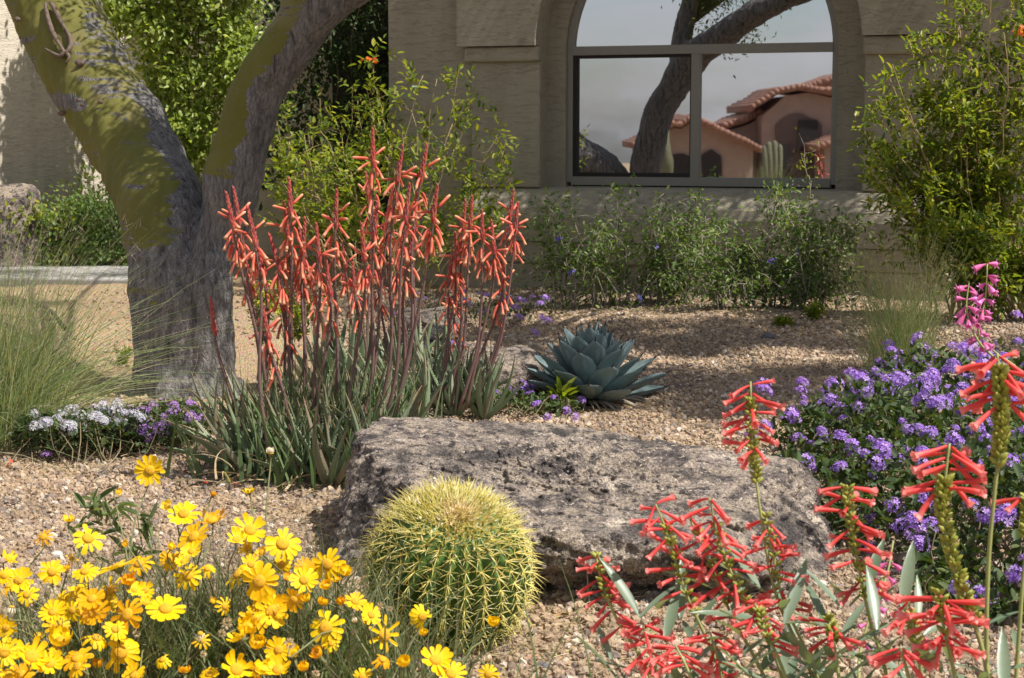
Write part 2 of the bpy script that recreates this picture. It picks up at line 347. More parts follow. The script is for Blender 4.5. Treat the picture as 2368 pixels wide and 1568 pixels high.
mb.add([W(uW0, 0, -.2), W(uW0, 5, -.2), W(uW0, 5, HT), W(uW0, 0, HT)], [(0, 3, 2, 1)])
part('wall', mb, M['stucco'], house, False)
# window: frame bars and three panes
mb = MB(); fw_ = .045
def wbar(mb, u0, u1, z0, z1, w0, w1, mi=0): box(mb, (u0, w0, z0), (u1, w1, z1), lambda u, w, z: W(u, w, z), mi)
A0, A1 = arch(uc, zspr, rf - .002), arch(uc, zspr, rf - fw_)
ring = [np.array([(uc - rf + .002, zfb), *A0, (uc + rf - .002, zfb)]), np.array([(uc - rf + fw_, zfb), *A1, (uc + rf - fw_, zfb)])]
for i in range(len(ring[0]) - 1):
    a, b, c, d = ring[0][i], ring[0][i + 1], ring[1][i + 1], ring[1][i]
    mb.add([W(p[0], .195, p[1]) for p in (a, b, c, d)] + [W(p[0], .27, p[1]) for p in (a, b, c, d)], [(0, 1, 2, 3), (3, 2, 6, 7), (0, 4, 5, 1)])
win = part('window', mb, M['frame'], house, False)
mb = MB(); zt0 = wp(1625, 124, .2)[1]; zt1 = wp(1625, 103, .2)[1]; wbar(mb, uc - rf + fw_ - .002, uc + rf - fw_ + .002, zt0, zt1, .185, .268); part('transom_bar', mb, M['frame'], win, False)
um = wp(1608, 270, .2)[0]
mb = MB(); wbar(mb, um - .034, um + .024, zfb + .04, zt0 + .001, .19, .267); part('mullion', mb, M['frame'], win, False)
mb = MB(); wbar(mb, uc - rf + fw_ - .001, uc + rf - fw_ + .001, zfb - .02, zfb + .042, .188, .266); part('bottom_rail', mb, M['frame'], win, False)
lp = (uc - rf + fw_, um - .032, zfb + .042, zt0)
for nm, (u0, u1, z0, z1) in (('sash_bar', (lp[0], lp[0] + .03, lp[2], lp[3])), ('sash_bar', (lp[1] - .012, lp[1], lp[2], lp[3])), ('sash_bar', (lp[0] + .03, lp[1] - .012, lp[3] - .022, lp[3])), ('sash_bar', (lp[0] + .03, lp[1] - .012, lp[2], lp[2] + .03))):
    mb = MB(); wbar(mb, u0, u1, z0, z1, .20, .255); part(nm, mb, M['dark'], win, False)
def pane(u0, u1, z0, z1, m, lab):
    mb = MB(); wbar(mb, u0, u1, z0, z1, MIRR_W, MIRR_W + .006); o = part('pane', mb, m, win, False); o['label'] = lab
pane(lp[0] + .01, lp[1], lp[2], lp[3], M['glass_screen'], 'screened lower pane reflecting the dark trunk')
pane(um + .02, uc + rf - fw_, zfb + .04, zt0, M['glass'], 'lower pane reflecting the pink house')
mb = MB(); A = arch(uc, zspr, rf - fw_ + .004); zb_ = zt1 - .002
pts = [(uc - rf + fw_, zb_), *[tuple(q) for q in A if q[1] > zb_], (uc + rf - fw_, zb_)]
mb.add([W(u, MIRR_W, z) for u, z in pts] + [W(u, MIRR_W + .006, z) for u, z in pts], [tuple(range(len(pts)))[::-1], tuple(range(len(pts), 2 * len(pts)))])
part('pane', mb, M['glass'], win, False)['label'] = 'arched upper pane reflecting sky and branches'
# dark sheet standing in for the unlit room behind the glass
mb = MB(); mb.add([W(uc - rf, .32, zfb - .1), W(uc + rf, .32, zfb - .1), W(uc + rf, .32, zspr + rf), W(uc - rf, .32, zspr + rf)], [(0, 1, 2, 3)]); part('dark_backing', mb, M['dark'], house, False)
# pilasters with stepped arch blocks
def wbox_part(name, u0, u1, z0, z1, w0, w1, parent, mat, bev=.012):
    mb = MB(); wbar(mb, u0, u1, z0, z1, w0, w1); o = part(name, mb, mat, parent, False)
    if bev: b = o.modifiers.new('bevel', 'BEVEL'); b.width = bev; b.segments = 3
    return o
pilz = []
for side, (xa, xb, ys_) in (('l', ((1090, 1247), (1073, 1246), (1057, 1246))), ) and (('l', 0, 0), ('r', 0, 0)) and ():
    pass
def pilaster(sh, cap_, blk, y1, y2):
    u0, u1 = sorted((wp(sh[0], 300, -.04)[0], wp(sh[1], 300, -.04)[0])); zc0 = wp(sh[0], y2, -.08)[1]; zc1 = wp(sh[0], y1, -.08)[1]
    s = wbox_part('pilaster', u0, u1, zS + .01, zc0, -.045, .004, house, M['stucco_trim'])
    u0, u1 = sorted((wp(cap_[0], 120, -.075)[0], wp(cap_[1], 120, -.075)[0]))
    wbox_part('cap_band', u0, u1, zc0 - .004, zc1 - .004, -.085, .004, s, M['stucco_trim'], .02)
    return zc1
zcl = pilaster((1090, 1248), (1073, 1246), None, 108, 143)
zcr = pilaster((1996, 2176), (1995, 2182), None, 82, 125)
# arch surround: raised band round the arch above the caps
uaL = wp(1057, 50, -.1)[0]; uaR = wp(2222, 50, -.1)[0]; mb = MB(); A = arch(ucO, zspr, rO + .002); w0 = -.115
A = [q for q in A if q[1] > max(zcl, zcr)]
zt = HT - .1
def sq(p): mb.add([W(u, w, z) for u, w, z in p], [(0, 1, 2, 3)])
lo = [(uaL, zcl), (A[0][0], zcl), *[tuple(q) for q in A], (A[-1][0], zcr), (uaR, zcr)]
for (u0, z0), (u1, z1) in zip(lo[:-1], lo[1:]):
    if abs(u1 - u0) > 1e-5: sq([(u0, w0, z0), (u1, w0, z1), (u1, w0, zt), (u0, w0, zt)])
    sq([(u0, w0, z0), (u0, .003, z0), (u1, .003, z1), (u1, w0, z1)])
sq([(uaL, w0, zcl), (uaL, w0, zt), (uaL, .003, zt), (uaL, .003, zcl)]); sq([(uaR, w0, zcr), (uaR, .003, zcr), (uaR, .003, zt), (uaR, w0, zt)]); sq([(uaL, w0, zt), (uaR, w0, zt), (uaR, .003, zt), (uaL, .003, zt)])
part('arch_surround', mb, M['stucco_trim'], house, False)
# sloping sill and the thicker wall below, plinth steps
uS0 = wp(1085, 437)[0]; uS1 = wp(2185, 437)[0]
mb = MB(); prof = [(0.002, zS + .012), (-.06, zS - .006), (-.17, zS - .13), (-.19, zS - .20), (-.19, .36), (0.002, .36)]
for (wa, za), (wb, zb2) in zip(prof[:-1], prof[1:]): mb.add([W(uS0, wa, za), W(uS0, wb, zb2), W(uS1, wb, zb2), W(uS1, wa, za)], [(0, 1, 2, 3)])
for u in (uS0, uS1): mb.add([W(u, a, b) for a, b in prof], [tuple(range(6))])
part('sill', mb, M['stucco'], house, False)
wbox_part('plinth', uS0 - .03, uS1 + .03, .20, .358, -.172, .0, house, M['stucco_trim'], .015)
wbox_part('plinth', uS0 - .06, uS1 + .06, -.15, .198, -.158, .0, house, M['stucco_trim'], .015)
# roof over the front, above the picture
wbox_part('roof', uW0 - .3, uW1, HT + .002, HT + .2, .25, 6, house, M['tile'], 0)
# entry recess: back wall with dark door, angled side wall
bw = 2.3; uB0 = uW0 - 5.5
mb = MB(); wbar(mb, uB0, uW0 + .05, -.1, HT + .5, bw, bw + .2); part('recess_wall', mb, M['stucco_side'], house, False)
wbox_part('porch_roof', uW0 - .45, uW0 - .001, 2.75, 2.95, .3, bw, house, M['stucco_trim'], 0)
mb = MB(); wbar(mb, uW0 - 1.55, uW0 - .02, 0, 2.74, bw - .06, bw + .01); dr = part('door', mb, M['dark'], house, False)
for k in range(3): mb = MB(); wbar(mb, uW0 - 1.47 + k * .5, uW0 - 1.07 + k * .5, .15, 2.0, bw - .085, bw - .055); part('door_panel', mb, M['dark'], dr, False)
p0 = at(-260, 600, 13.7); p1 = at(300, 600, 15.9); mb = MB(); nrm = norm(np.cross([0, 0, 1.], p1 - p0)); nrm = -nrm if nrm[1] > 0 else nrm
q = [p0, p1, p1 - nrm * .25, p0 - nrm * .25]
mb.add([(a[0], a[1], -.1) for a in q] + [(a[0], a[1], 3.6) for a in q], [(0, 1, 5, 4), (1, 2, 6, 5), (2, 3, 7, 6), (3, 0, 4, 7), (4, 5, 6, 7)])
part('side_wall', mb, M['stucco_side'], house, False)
SW0, SW1, SWN = p0, p1, nrm

# ------------------------------------------------------------------ gravel (uncountable) over the ground, by geometry nodes
def gravel(name, pts, scl, sub, label):
    me = bpy.data.meshes.new(name); n = len(pts); me.vertices.add(n); me.vertices.foreach_set('co', pts.astype(np.float32).ravel())
    for nm, arr in (('rot', rng.uniform(0, 6.28, (n, 3))), ('scl', scl)):
        a = me.attributes.new(nm, 'FLOAT_VECTOR', 'POINT'); a.data.foreach_set('vector', arr.astype(np.float32).ravel())
    o = bpy.data.objects.new(name, me); COL.objects.link(o); tag(o, label, 'gravel', None, 'stuff'); me.materials.append(M['pebble'])
    ng = bpy.data.node_groups.new(name, 'GeometryNodeTree'); ng.interface.new_socket('Geometry', in_out='INPUT', socket_type='NodeSocketGeometry'); ng.interface.new_socket('Geometry', in_out='OUTPUT', socket_type='NodeSocketGeometry')
    nd = ng.nodes; gi = nd.new('NodeGroupInput'); go = nd.new('NodeGroupOutput')
    ico = nd.new('GeometryNodeMeshIcoSphere'); ico.inputs['Radius'].default_value = .5; ico.inputs['Subdivisions'].default_value = sub
    sp = nd.new('GeometryNodeSetPosition'); nz = nd.new('ShaderNodeTexNoise'); nz.inputs['Scale'].default_value = 2.6; nz.inputs['Detail'].default_value = 1
    vm = nd.new('ShaderNodeVectorMath'); vm.operation = 'SUBTRACT'; vm.inputs[1].default_value = (.5, .5, .5); vs = nd.new('ShaderNodeVectorMath'); vs.operation = 'SCALE'; vs.inputs['Scale'].default_value = .9
    ng.links.new(nz.outputs['Color'], vm.inputs[0]); ng.links.new(vm.outputs[0], vs.inputs[0]); ng.links.new(vs.outputs[0], sp.inputs['Offset']); ng.links.new(ico.outputs[0], sp.inputs['Geometry'])
    smt = nd.new('GeometryNodeSetMaterial'); smt.inputs['Material'].default_value = M['pebble']; ng.links.new(sp.outputs[0], smt.inputs[0])
    iop = nd.new('GeometryNodeInstanceOnPoints')
    for nm, sock in (('rot', 'Rotation'), ('scl', 'Scale')):
        na = nd.new('GeometryNodeInputNamedAttribute'); na.data_type = 'FLOAT_VECTOR'; na.inputs['Name'].default_value = nm; ng.links.new(na.outputs[0], iop.inputs[sock])
    ng.links.new(gi.outputs[0], iop.inputs['Points']); ng.links.new(smt.outputs[0], iop.inputs['Instance']); ng.links.new(iop.outputs[0], go.inputs[0])
    md = o.modifiers.new('stones', 'NODES'); md.node_group = ng
    return o
def strewn(y0, y1, sp, smin, smax, xl=-.46, xr=.46, keep=None):
    out = []
    y = y0
    while y < y1:
        x = np.arange(min(xl * y - .1, -2.5), max(xr * y + .1, 2.5), sp); out.append(np.stack([x + rng.uniform(-.5, .5, len(x)) * sp, y + rng.uniform(-.5, .5, len(x)) * sp], 1)); y += sp
    p = np.concatenate(out)
    if keep is not None: p = p[keep(p[:, 0], p[:, 1])]
    th = np.sin(p[:, 0] * 5.1 + 2 * np.sin(p[:, 1] * 3.3)) * np.cos(p[:, 1] * 4.7 + 1.5 * np.sin(p[:, 0] * 2.9)); p = p[rng.random(len(p)) > .45 * sm(.35, .9, th)]
    s = (smin + (smax - smin) * rng.random(len(p)) ** 2.6)[:, None] * rng.uniform(.65, 1.3, (len(p), 3))
    return np.stack([p[:, 0], p[:, 1], gz(p[:, 0], p[:, 1]) + s.min(1) * .22], 1), s
left_soil = lambda x, y: ~((x < -.9 - .02 * y) & (y > 6.9) & (rng.random(len(x)) < .94))
pA, sA = strewn(3.1, 5.7, .0108, .005, .027); gravel('gravel', pA, sA, 2, 'tan crushed granite gravel around the cactus and flowers')
pB, sB = strewn(5.7, 8.4, .0150, .008, .027, keep=left_soil); gravel('gravel', pB, sB, 1, 'tan crushed granite gravel around the agave')
pC, sC = strewn(8.4, 12.4, .019, .011, .030, keep=left_soil); gravel('gravel', pC, sC, 1, 'tan crushed granite gravel in front of the house')

# ------------------------------------------------------------------ rocks
def ico(sub):
    t = (1 + 5 ** .5) / 2; v = norm(np.array([(-1, t, 0), (1, t, 0), (-1, -t, 0), (1, -t, 0), (0, -1, t), (0, 1, t), (0, -1, -t), (0, 1, -t), (t, 0, -1), (t, 0, 1), (-t, 0, -1), (-t, 0, 1)], float))
    f = np.array([(0, 11, 5), (0, 5, 1), (0, 1, 7), (0, 7, 10), (0, 10, 11), (1, 5, 9), (5, 11, 4), (11, 10, 2), (10, 7, 6), (7, 1, 8), (3, 9, 4), (3, 4, 2), (3, 2, 6), (3, 6, 8), (3, 8, 9), (4, 9, 5), (2, 4, 11), (6, 2, 10), (8, 6, 7), (9, 8, 1)])
    for _ in range(sub):
        e = np.concatenate([f[:, [0, 1]], f[:, [1, 2]], f[:, [2, 0]]]); e.sort(1); u, inv = np.unique(e, axis=0, return_inverse=True); inv = inv.ravel(); n = len(v)
        v = np.vstack([v, norm(v[u[:, 0]] + v[u[:, 1]])]); k = len(f); a, b, c = inv[:k] + n, inv[k:2 * k] + n, inv[2 * k:] + n
        f = np.concatenate([np.stack([f[:, 0], a, c], 1), np.stack([f[:, 1], b, a], 1), np.stack([f[:, 2], c, b], 1), np.stack([a, b, c], 1)])
    return v, f
def fbm(p, oct=4, h=.9, lac=2.1): return mnoise.fractal(Vector(p), h, lac, oct)
def rock(name, center, planes, sub, k, amps, seed, label, sq=(1, 1, 1)):
    d, f = ico(sub); nrm_ = norm(np.array([p[0] for p in planes], float)); dist = np.array([p[1] for p in planes])
    c = d @ nrm_.T; r = np.where(c > .02, dist[None] / np.maximum(c, .02), 60.)
    r = -np.log(np.sum(np.exp(-k * r), 1)) / k
    v = d * r[:, None]
    off = Vector((seed, seed * 1.7, -seed))
    disp = np.array([sum(a * (mnoise.fractal(Vector(p) * s + off, .6, 2.1, 3) if s != 4 and s != 11 else .9 - mnoise.ridged_multi_fractal(Vector((p[0] * s, p[1] * s, p[2] * s * 1.6)) + off, .9, 2.1, 3, .8, 2.) * .8) for s, a in amps) for p in v])
    v = v + norm(v) * disp[:, None]
    mb = MB(); mb.add(v * np.array(sq), f); me = mb.mesh(name, M['rock'])
    o = inst(name, me, None, Matrix.Translation(Vector(center))); tag(o, label, 'boulder'); return o
rock('boulder', (.195, 4.60, .045), [((.03, -.07, 1), .185), ((-.02, -1, -1.0), .395), ((-.10, -1, .30), .62), ((.40, -1, -1.0), .475), ((.8, -.35, .78), .475), ((1, .1, -.1), .65), ((-.85, -.35, .62), .515), ((-1, .1, -.1), .62), ((0, 1, .3), .56), ((0, 0, -1), .25), ((.35, .5, .8), .40), ((-.6, -1, -.5), .54)],
     7, 80, ((1.6, .032), (4, .026), (11, .020), (28, .013), (70, .007)), 3.3, 'big lichen mottled granite boulder behind the barrel cactus')
b2 = gnd(1140, 925); rock('boulder', (b2[0], b2[1] + .2, .02), [((0, -.15, 1), .12), ((-.3, -1, .3), .18), ((.5, -1, .2), .19), ((1, 0, .3), .21), ((-1, 0, .3), .22), ((0, 1, .2), .22), ((0, 0, -1), .15)], 5, 40, ((4, .03), (12, .012), (40, .005)), 9.1, 'low brown boulder between the aloe and the agave')
b2 = gnd(985, 800); rock('boulder', (b2[0], b2[1] + .1, .01), [((0, -.2, 1), .10), ((-.3, -1, .4), .15), ((.5, -1, .4), .16), ((1, 0, .5), .2), ((-1, 0, .5), .2), ((0, 1, .2), .2), ((0, 0, -1), .12)], 5, 40, ((4, .03), (12, .012), (40, .005)), 2.1, 'small tan boulder behind the aloe flower spikes')
b2 = at(20, 500, 14.15); rock('boulder', (b2[0], b2[1], .30), [((0, -.3, 1), .36), ((-.3, -1, .3), .24), ((.5, -1, .2), .25), ((1, 0, .3), .30), ((-1, 0, .3), .5), ((0, 1, .2), .25), ((0, 0, -1), .4)], 5, 25, ((3, .03), (12, .012)), 5.1, 'grey boulder against the sunlit wall above the left bush')

# ------------------------------------------------------------------ palo verde tree
def remeshed(strands, voxel, amps, seed, flat=1.35):
    """strands: list of (pts, radii); returns verts, faces of one fused skin"""
    mb = MB()
    for pts, rad in strands:
        k0 = mb.n; tube(mb, pts, rad, 14)
        if flat and len(pts) > 20 and pts[-1][0] > 0:
            V = mb.v[-1].reshape(len(pts), 14, 3); V[..., 1] = pts[:, None, 1] + (V[..., 1] - pts[:, None, 1]) * flat
    me = mb.mesh('tmp', []); o = bpy.data.objects.new('tmp', me); COL.objects.link(o)
    r = o.modifiers.new('r', 'REMESH'); r.mode = 'VOXEL'; r.voxel_size = voxel
    s = o.modifiers.new('s', 'SMOOTH'); s.iterations = 10; s.factor = .6
    dg = bpy.context.evaluated_depsgraph_get(); ev = o.evaluated_get(dg); m2 = ev.to_mesh(); n = len(m2.vertices)
    v = np.empty(n * 3); m2.vertices.foreach_get('co', v); v = v.reshape(-1, 3); nn = np.empty(n * 3); m2.vertices.foreach_get('normal', nn); nn = nn.reshape(-1, 3)
    f = [tuple(p.vertices) for p in m2.polygons]; ev.to_mesh_clear(); bpy.data.objects.remove(o); bpy.data.meshes.remove(me)
    off = Vector((seed, seed, seed)); d = np.array([sum(a * mnoise.fractal(Vector((p[0] * s, p[1] * s, p[2] * s * .6)) + off, .9, 2.0, 3) for s, a in amps) for p in v])
    return v + nn * d[:, None], f, nn
TY = 9.0
def tp(px, py, Y=TY): return at(px, py, Y)
def px2m(w, Y=TY): return w * Y / FPX
def limb(rows, n):                                     # rows of (px, py, diameter in px, depth)
    c = curve([tp(r_[0], r_[1], r_[3]) for r_ in rows], n); return c, np.interp(np.linspace(0, len(rows) - 1, n), range(len(rows)), [px2m(r_[2] / 2, r_[3]) for r_ in rows])
trunkL, radL = limb([(412, 985, 254, 9), (412, 900, 216, 9), (406, 760, 204, 9), (400, 640, 206, 9.05), (380, 500, 208, 9.2), (338, 400, 196, 9.5), (285, 300, 200, 9.75), (222, 200, 204, 10), (168, 100, 200, 10.2), (117, 0, 194, 10.4), (85, -60, 184, 10.5), (30, -260, 150, 10.7), (-90, -560, 110, 10.8)], 44)
limbR, radR = limb([(500, 640, 70, 9), (512, 560, 100, 9), (530, 460, 126, 9), (541, 400, 130, 9), (567, 300, 120, 9), (599, 200, 120, 9), (668, 100, 124, 9), (745, 0, 132, 9), (890, -95, 112, 9), (1150, -230, 95, 9), (1500, -330, 80, 8.8), (1900, -420, 60, 8.6)], 40)
limbR2 = curve([tp(700, 60), tp(690, -60), tp(720, -200), tp(800, -420), tp(900, -700)], 14)
lobe = curve([tp(490, 985, 8.9), tp(492, 880, 8.88), tp(486, 760, 8.88), tp(486, 640, 8.9), tp(500, 540, 8.98)], 12)
flare = [curve([tp(330, 900), tp(300, 985, 8.9), tp(268, 1010, 8.8)], 5), curve([tp(520, 890), tp(548, 960, 8.9), tp(585, 995, 8.8)], 5), curve([tp(400, 890, 8.8), tp(385, 965, 8.65), tp(360, 1010, 8.5)], 5), curve([tp(470, 890, 8.8), tp(480, 970, 8.65), tp(500, 1012, 8.5)], 5)]
strands = [(trunkL, radL), (limbR, radR), (limbR2, np.linspace(px2m(52), px2m(28), 14)), (lobe, np.linspace(px2m(60), px2m(46), 12))] + [(f_, np.linspace(px2m(45), px2m(20), 5)) for f_ in flare]
tree = thing('palo_verde_tree', gp(tp(412, 940)[0], TY), 'forked palo verde tree with olive green limbs and grey bark base', 'tree')
v, f, nn = remeshed(strands, .018, ((2.5, .016), (8, .012), (26, .006)), 4.0)
mb = MB(); mb.add(v, f); trunk = part('trunk', mb, M['bark'], tree)
# which bark is grey: low on the trunk, the inner side of the fork, the right side of the right limb (own colouring); that limb's back is greyed as painted shade
def near(line, p):                                     # nearest axis point, sideways offset (camera right) without the along-limb part
    tg = norm(np.gradient(line, axis=0)); i = np.argmin(np.linalg.norm(line[None] - p[:, None], axis=2), 1); d = p - line[i]; d = d - tg[i] * np.sum(d * tg[i], 1, keepdims=True)
    return i, d
iR, dR = near(limbR, v); iL, dL = near(trunkL, v); distR = np.linalg.norm(dR * [1, 1 / 1.35, 1], axis=1) / radR[iR]; distL = np.linalg.norm(dL, axis=1) / radL[iL]
wR = sm(-.25, .25, distL - distR) * sm(.55, .8, v[:, 2]); sR = (dR @ norm(np.array([1, 0, -.35]))) / radR[iR]; sL = (dL @ norm(np.array([1, 0, .3]))) / radL[iL]
nzv = np.array([mnoise.fractal(Vector((p[0] * 3, p[1] * 3, p[2] * 5)), .8, 2.0, 3) for p in v])
zb_ = .40 + .42 * sm(-.3, .9, sL) + .30 * nzv
gL = .9 * (1 - sm(-.55, .5, v[:, 2] - zb_)); low = 1 - sm(.95, 1.8, v[:, 2]); gL = np.maximum(gL, .66 * sm(.25, .85, sL + .35 * nzv) * (.45 + .55 * low))
zk = tp(165, 250, 9.8)[2]; gL = np.maximum(gL, .62 * np.exp(-((v[:, 2] - zk + .05 * sL) / .06) ** 2) * sm(.15, .6, -sL))
gR = np.maximum(.05 + .66 * sm(-.3, .35, sR + .45 * nzv), .8 * (1 - sm(.42, 1.15, v[:, 2] + .35 * nzv)))
gR = np.maximum(gR, .75 * sm(.1, .55, nn[:, 1])); g_ = gL * (1 - wR) + gR * wR  # grey painted on the limb's back as its shaded side in the window
at_ = trunk.data.attributes.new('grey', 'FLOAT', 'POINT'); at_.data.foreach_set('value', (g_ + .08).astype(np.float32))
def on_bark(px, py, lift=.006):                        # the point of the limb's front skin behind a pixel
    d = norm(ray(px, py)); k = np.cross(v - EYE, d); r_ = np.linalg.norm(k, axis=1); c_ = np.where(r_ < .03)[0]; c_ = c_[np.argmin(np.dot(v[c_] - EYE, d))]; return EYE + d * (np.dot(v[c_] - EYE, d) - lift)
mb = MB()
lp_ = curve([on_bark(x, y) for x, y in [(105, 8), (110, 40), (122, 75), (138, 104), (152, 122), (164, 104), (158, 78), (140, 50), (126, 20), (116, 6)]], 34); tube(mb, lp_, .009 + .006 * np.abs(np.sin(np.linspace(0, 9, 34))), 7)
tube(mb, curve([on_bark(x, y) for x, y in [(152, 118), (140, 130), (120, 122), (104, 112)]], 10), np.linspace(.016, .004, 10), 6); tube(mb, curve([on_bark(x, y) for x, y in [(152, 120), (160, 134), (150, 148)]], 8), np.linspace(.014, .004, 8), 6)
part('branch_scar', mb, M['scar'], tree)
for (x, y, r_) in [(184, 146, .020), (232, 236, .012), (190, 243, .010), (182, 232, .010), (40, 45, .014), (142, 262, .016)]:
    mb = MB(); c_ = on_bark(x, y, -.004); iv0, if0 = ico(2); vv = iv0 * np.array([r_ * 1.3, r_ * .5, r_]); vv = vv * (1 + .3 * np.array([mnoise.noise(Vector(p) * 2.2) for p in iv0]))[:, None]; mb.add(vv + c_, if0); part('knot', mb, M['scar'], tree)
# upper boughs and crown out of the picture; the crown shades the garden
crown = MB(); tw = MB()
def spray(c, n, r, flat=.55, leaf=.035):
    p = c + rng.normal(0, 1, (n, 3)) * np.array([r, r, r * flat]); d = norm(rng.normal(0, 1, (n, 3)) + np.array([0, 0, -.5]))
    ex, ey, ez = frames(d); scatter(crown, LEAF4, LEAF4F, p, ex, ey, ez, np.stack([np.full(n, leaf * .5), np.full(n, leaf * 1.6), np.full(n, leaf)], 1))
def shade_over(px, py, h):                             # a point in the crown whose shade falls on the ground at that pixel
    p = gnd(px, py); return p + SUN * (h / SUN[2])
targets = [(1480, 880, 3.3, .22), (1600, 900, 3.4, .22), (1700, 915, 3.5, .24), (1850, 890, 3.5, .24), (1800, 800, 3.7, .24), (1950, 840, 3.4, .26), (1640, 790, 3.9, .2), (1500, 800, 3.9, .2), (1750, 945, 3.2, .16), (1900, 765, 4.0, .22), (1760, 765, 4.0, .2), (2050, 900, 3.3, .3), (1300, 850, 3.6, .18), (1250, 780, 3.9, .22), (2150, 800, 3.9, .28), (1400, 770, 4.0, .18),
           (1250, 690, 4.2, .28), (1060, 720, 4.2, .28), (900, 700, 4.2, .3), (240, 640, 3.5, .4), (80, 640, 3.6, .3), (80, 700, 3.6, .25), (220, 780, 3.2, .2), (120, 820, 3.4, .2)]
for (px, py, h, r) in targets:
    c = shade_over(px, py, h); 
    for j in range(8): spray(c + rng.normal(0, 1, 3) * r * np.array([2.0, .8, .4]), 420, r * .45)
    q = limbR[-1] if c[0] > .5 else (limbR2[-1] if c[0] > -.6 else limbR2[-4])
    pts = curve([q, (q + c) / 2 + [0, 0, .25], c], 8); tube(tw, pts, np.linspace(.035, .012, 8), 6)
# shade for the house front: unseen leaf sprays added up-sun of the wall
for (u, z, h, r) in [(-.7, 1.8, 1.9, .3), (-.4, 1.2, 2.3, .3), (.0, 1.9, 1.8, .3), (.5, .9, 2.6, .35), (1., 1.5, 2.2, .3), (1.4, .75, 2.7, .28), (.4, 1.7, 2.2, .3), (-.2, .8, 2.6, .3), (2.2, .6, 2.4, .2), (1.8, .3, 2.6, .2), (2.5, .25, 2.8, .2), (1.2, .4, 2.8, .2), (.6, .3, 2.9, .2), (.2, .5, 2.8, .2), (1.5, .55, 2.5, .2), (.9, .6, 2.5, .2), (.5, .65, 2.4, .2)]:
    c = W(u, -.1, z) + SUN * (h / SUN[2]); spray(c, 420, r); pts = curve([limbR[-1], (limbR[-1] + c) / 2 + [0, 0, .3], c], 8); tube(tw, pts, np.linspace(.03, .01, 8), 6)
# unseen leaf sprays added up-sun of the limbs to dapple them
for k in (10, 14, 17, 20, 23, 25, 27, 29, 31, 33):
    c = trunkL[k] + SUN * (random.uniform(1.3, 1.9) / SUN[2]) + rng.normal(0, .06, 3); spray(c, 300, .15)
for k in range(9, 30, 2):
    c = limbR[k] + SUN * (random.uniform(1.2, 1.9) / SUN[2]) + rng.normal(0, .06, 3); spray(c, 320, .17)
for (u, z) in [(.0, .72), (.25, .72), (.5, .72), (.75, .72), (1.0, .72), (1.25, .72), (2.1, .70), (2.3, .66)]:  # unseen leaf sprays added to keep most of the sill in shade
    c = W(u, -.11, z) + SUN * (random.uniform(2.3, 2.7) / SUN[2]); spray(c, 380, .13)
for (px, py, h) in [(250, 300, 1.6), (330, 380, 1.5), (560, 330, 1.5), (450, 640, 2.4), (400, 760, 2.5), (600, 150, 1.6), (180, 180, 1.5), (350, 560, 2.2), (480, 850, 2.7), (320, 860, 2.6)]:
    c = tp(px, py, 8.9) + SUN * (h / SUN[2]); spray(c, 260, .13); pts = curve([limbR2[5], (limbR2[5] + c) / 2 + [0, 0, .2], c], 6); tube(tw, pts, np.linspace(.022, .008, 6), 5)
M['pv_leaf'] = leafmat('palo_verde_leaf', [(.10, .15, .03), (.15, .20, .05), (.08, .11, .03)])
part('crown', crown, M['pv_leaf'], tree)['kind'] = 'stuff'  # crown leaves together with the sprays added for shade
part('boughs', tw, M['bark'], tree)

# ------------------------------------------------------------------ agave
def mk_agave_leafmat():
    m, nt, p, o = newmat('agave_leaf'); r = N(nt, 'ShaderNodeObjectInfo').outputs['Random']; geo = N(nt, 'ShaderNodeTexCoord').outputs['Object']
    c = ramp(nt, r, [(0, (.125, .18, .18)), (.5, (.165, .225, .228)), (1, (.14, .195, .195))]); nz = noise(nt, 14, 5, .65, geo, (1, .35, 1)); c = mixc(nt, .6, c, mixc(nt, nz, (.5, .52, .54), (1.45, 1.45, 1.42)), 'MULTIPLY'); im = noise(nt, 2.2, 2, .5, geo, (3.2, 1.2, 1), .8); c = mixc(nt, rampv(nt, im, .54, .57), c, mixc(nt, .5, c, (.24, .30, .30))); c = mixc(nt, rampv(nt, noise(nt, 9, 3, .7, geo), .66, .72), c, (.20, .17, .12))
    nt.links.new(c, p.inputs['Base Color']); p.inputs['Roughness'].default_value = .5; p.inputs['Specular IOR Level'].default_value = .35; bump(nt, p, nz, .15, .01); return m
M['agave'] = mk_agave_leafmat(); M['spine'] = plain('agave_spine', (.035, .018, .012), .5, .2)
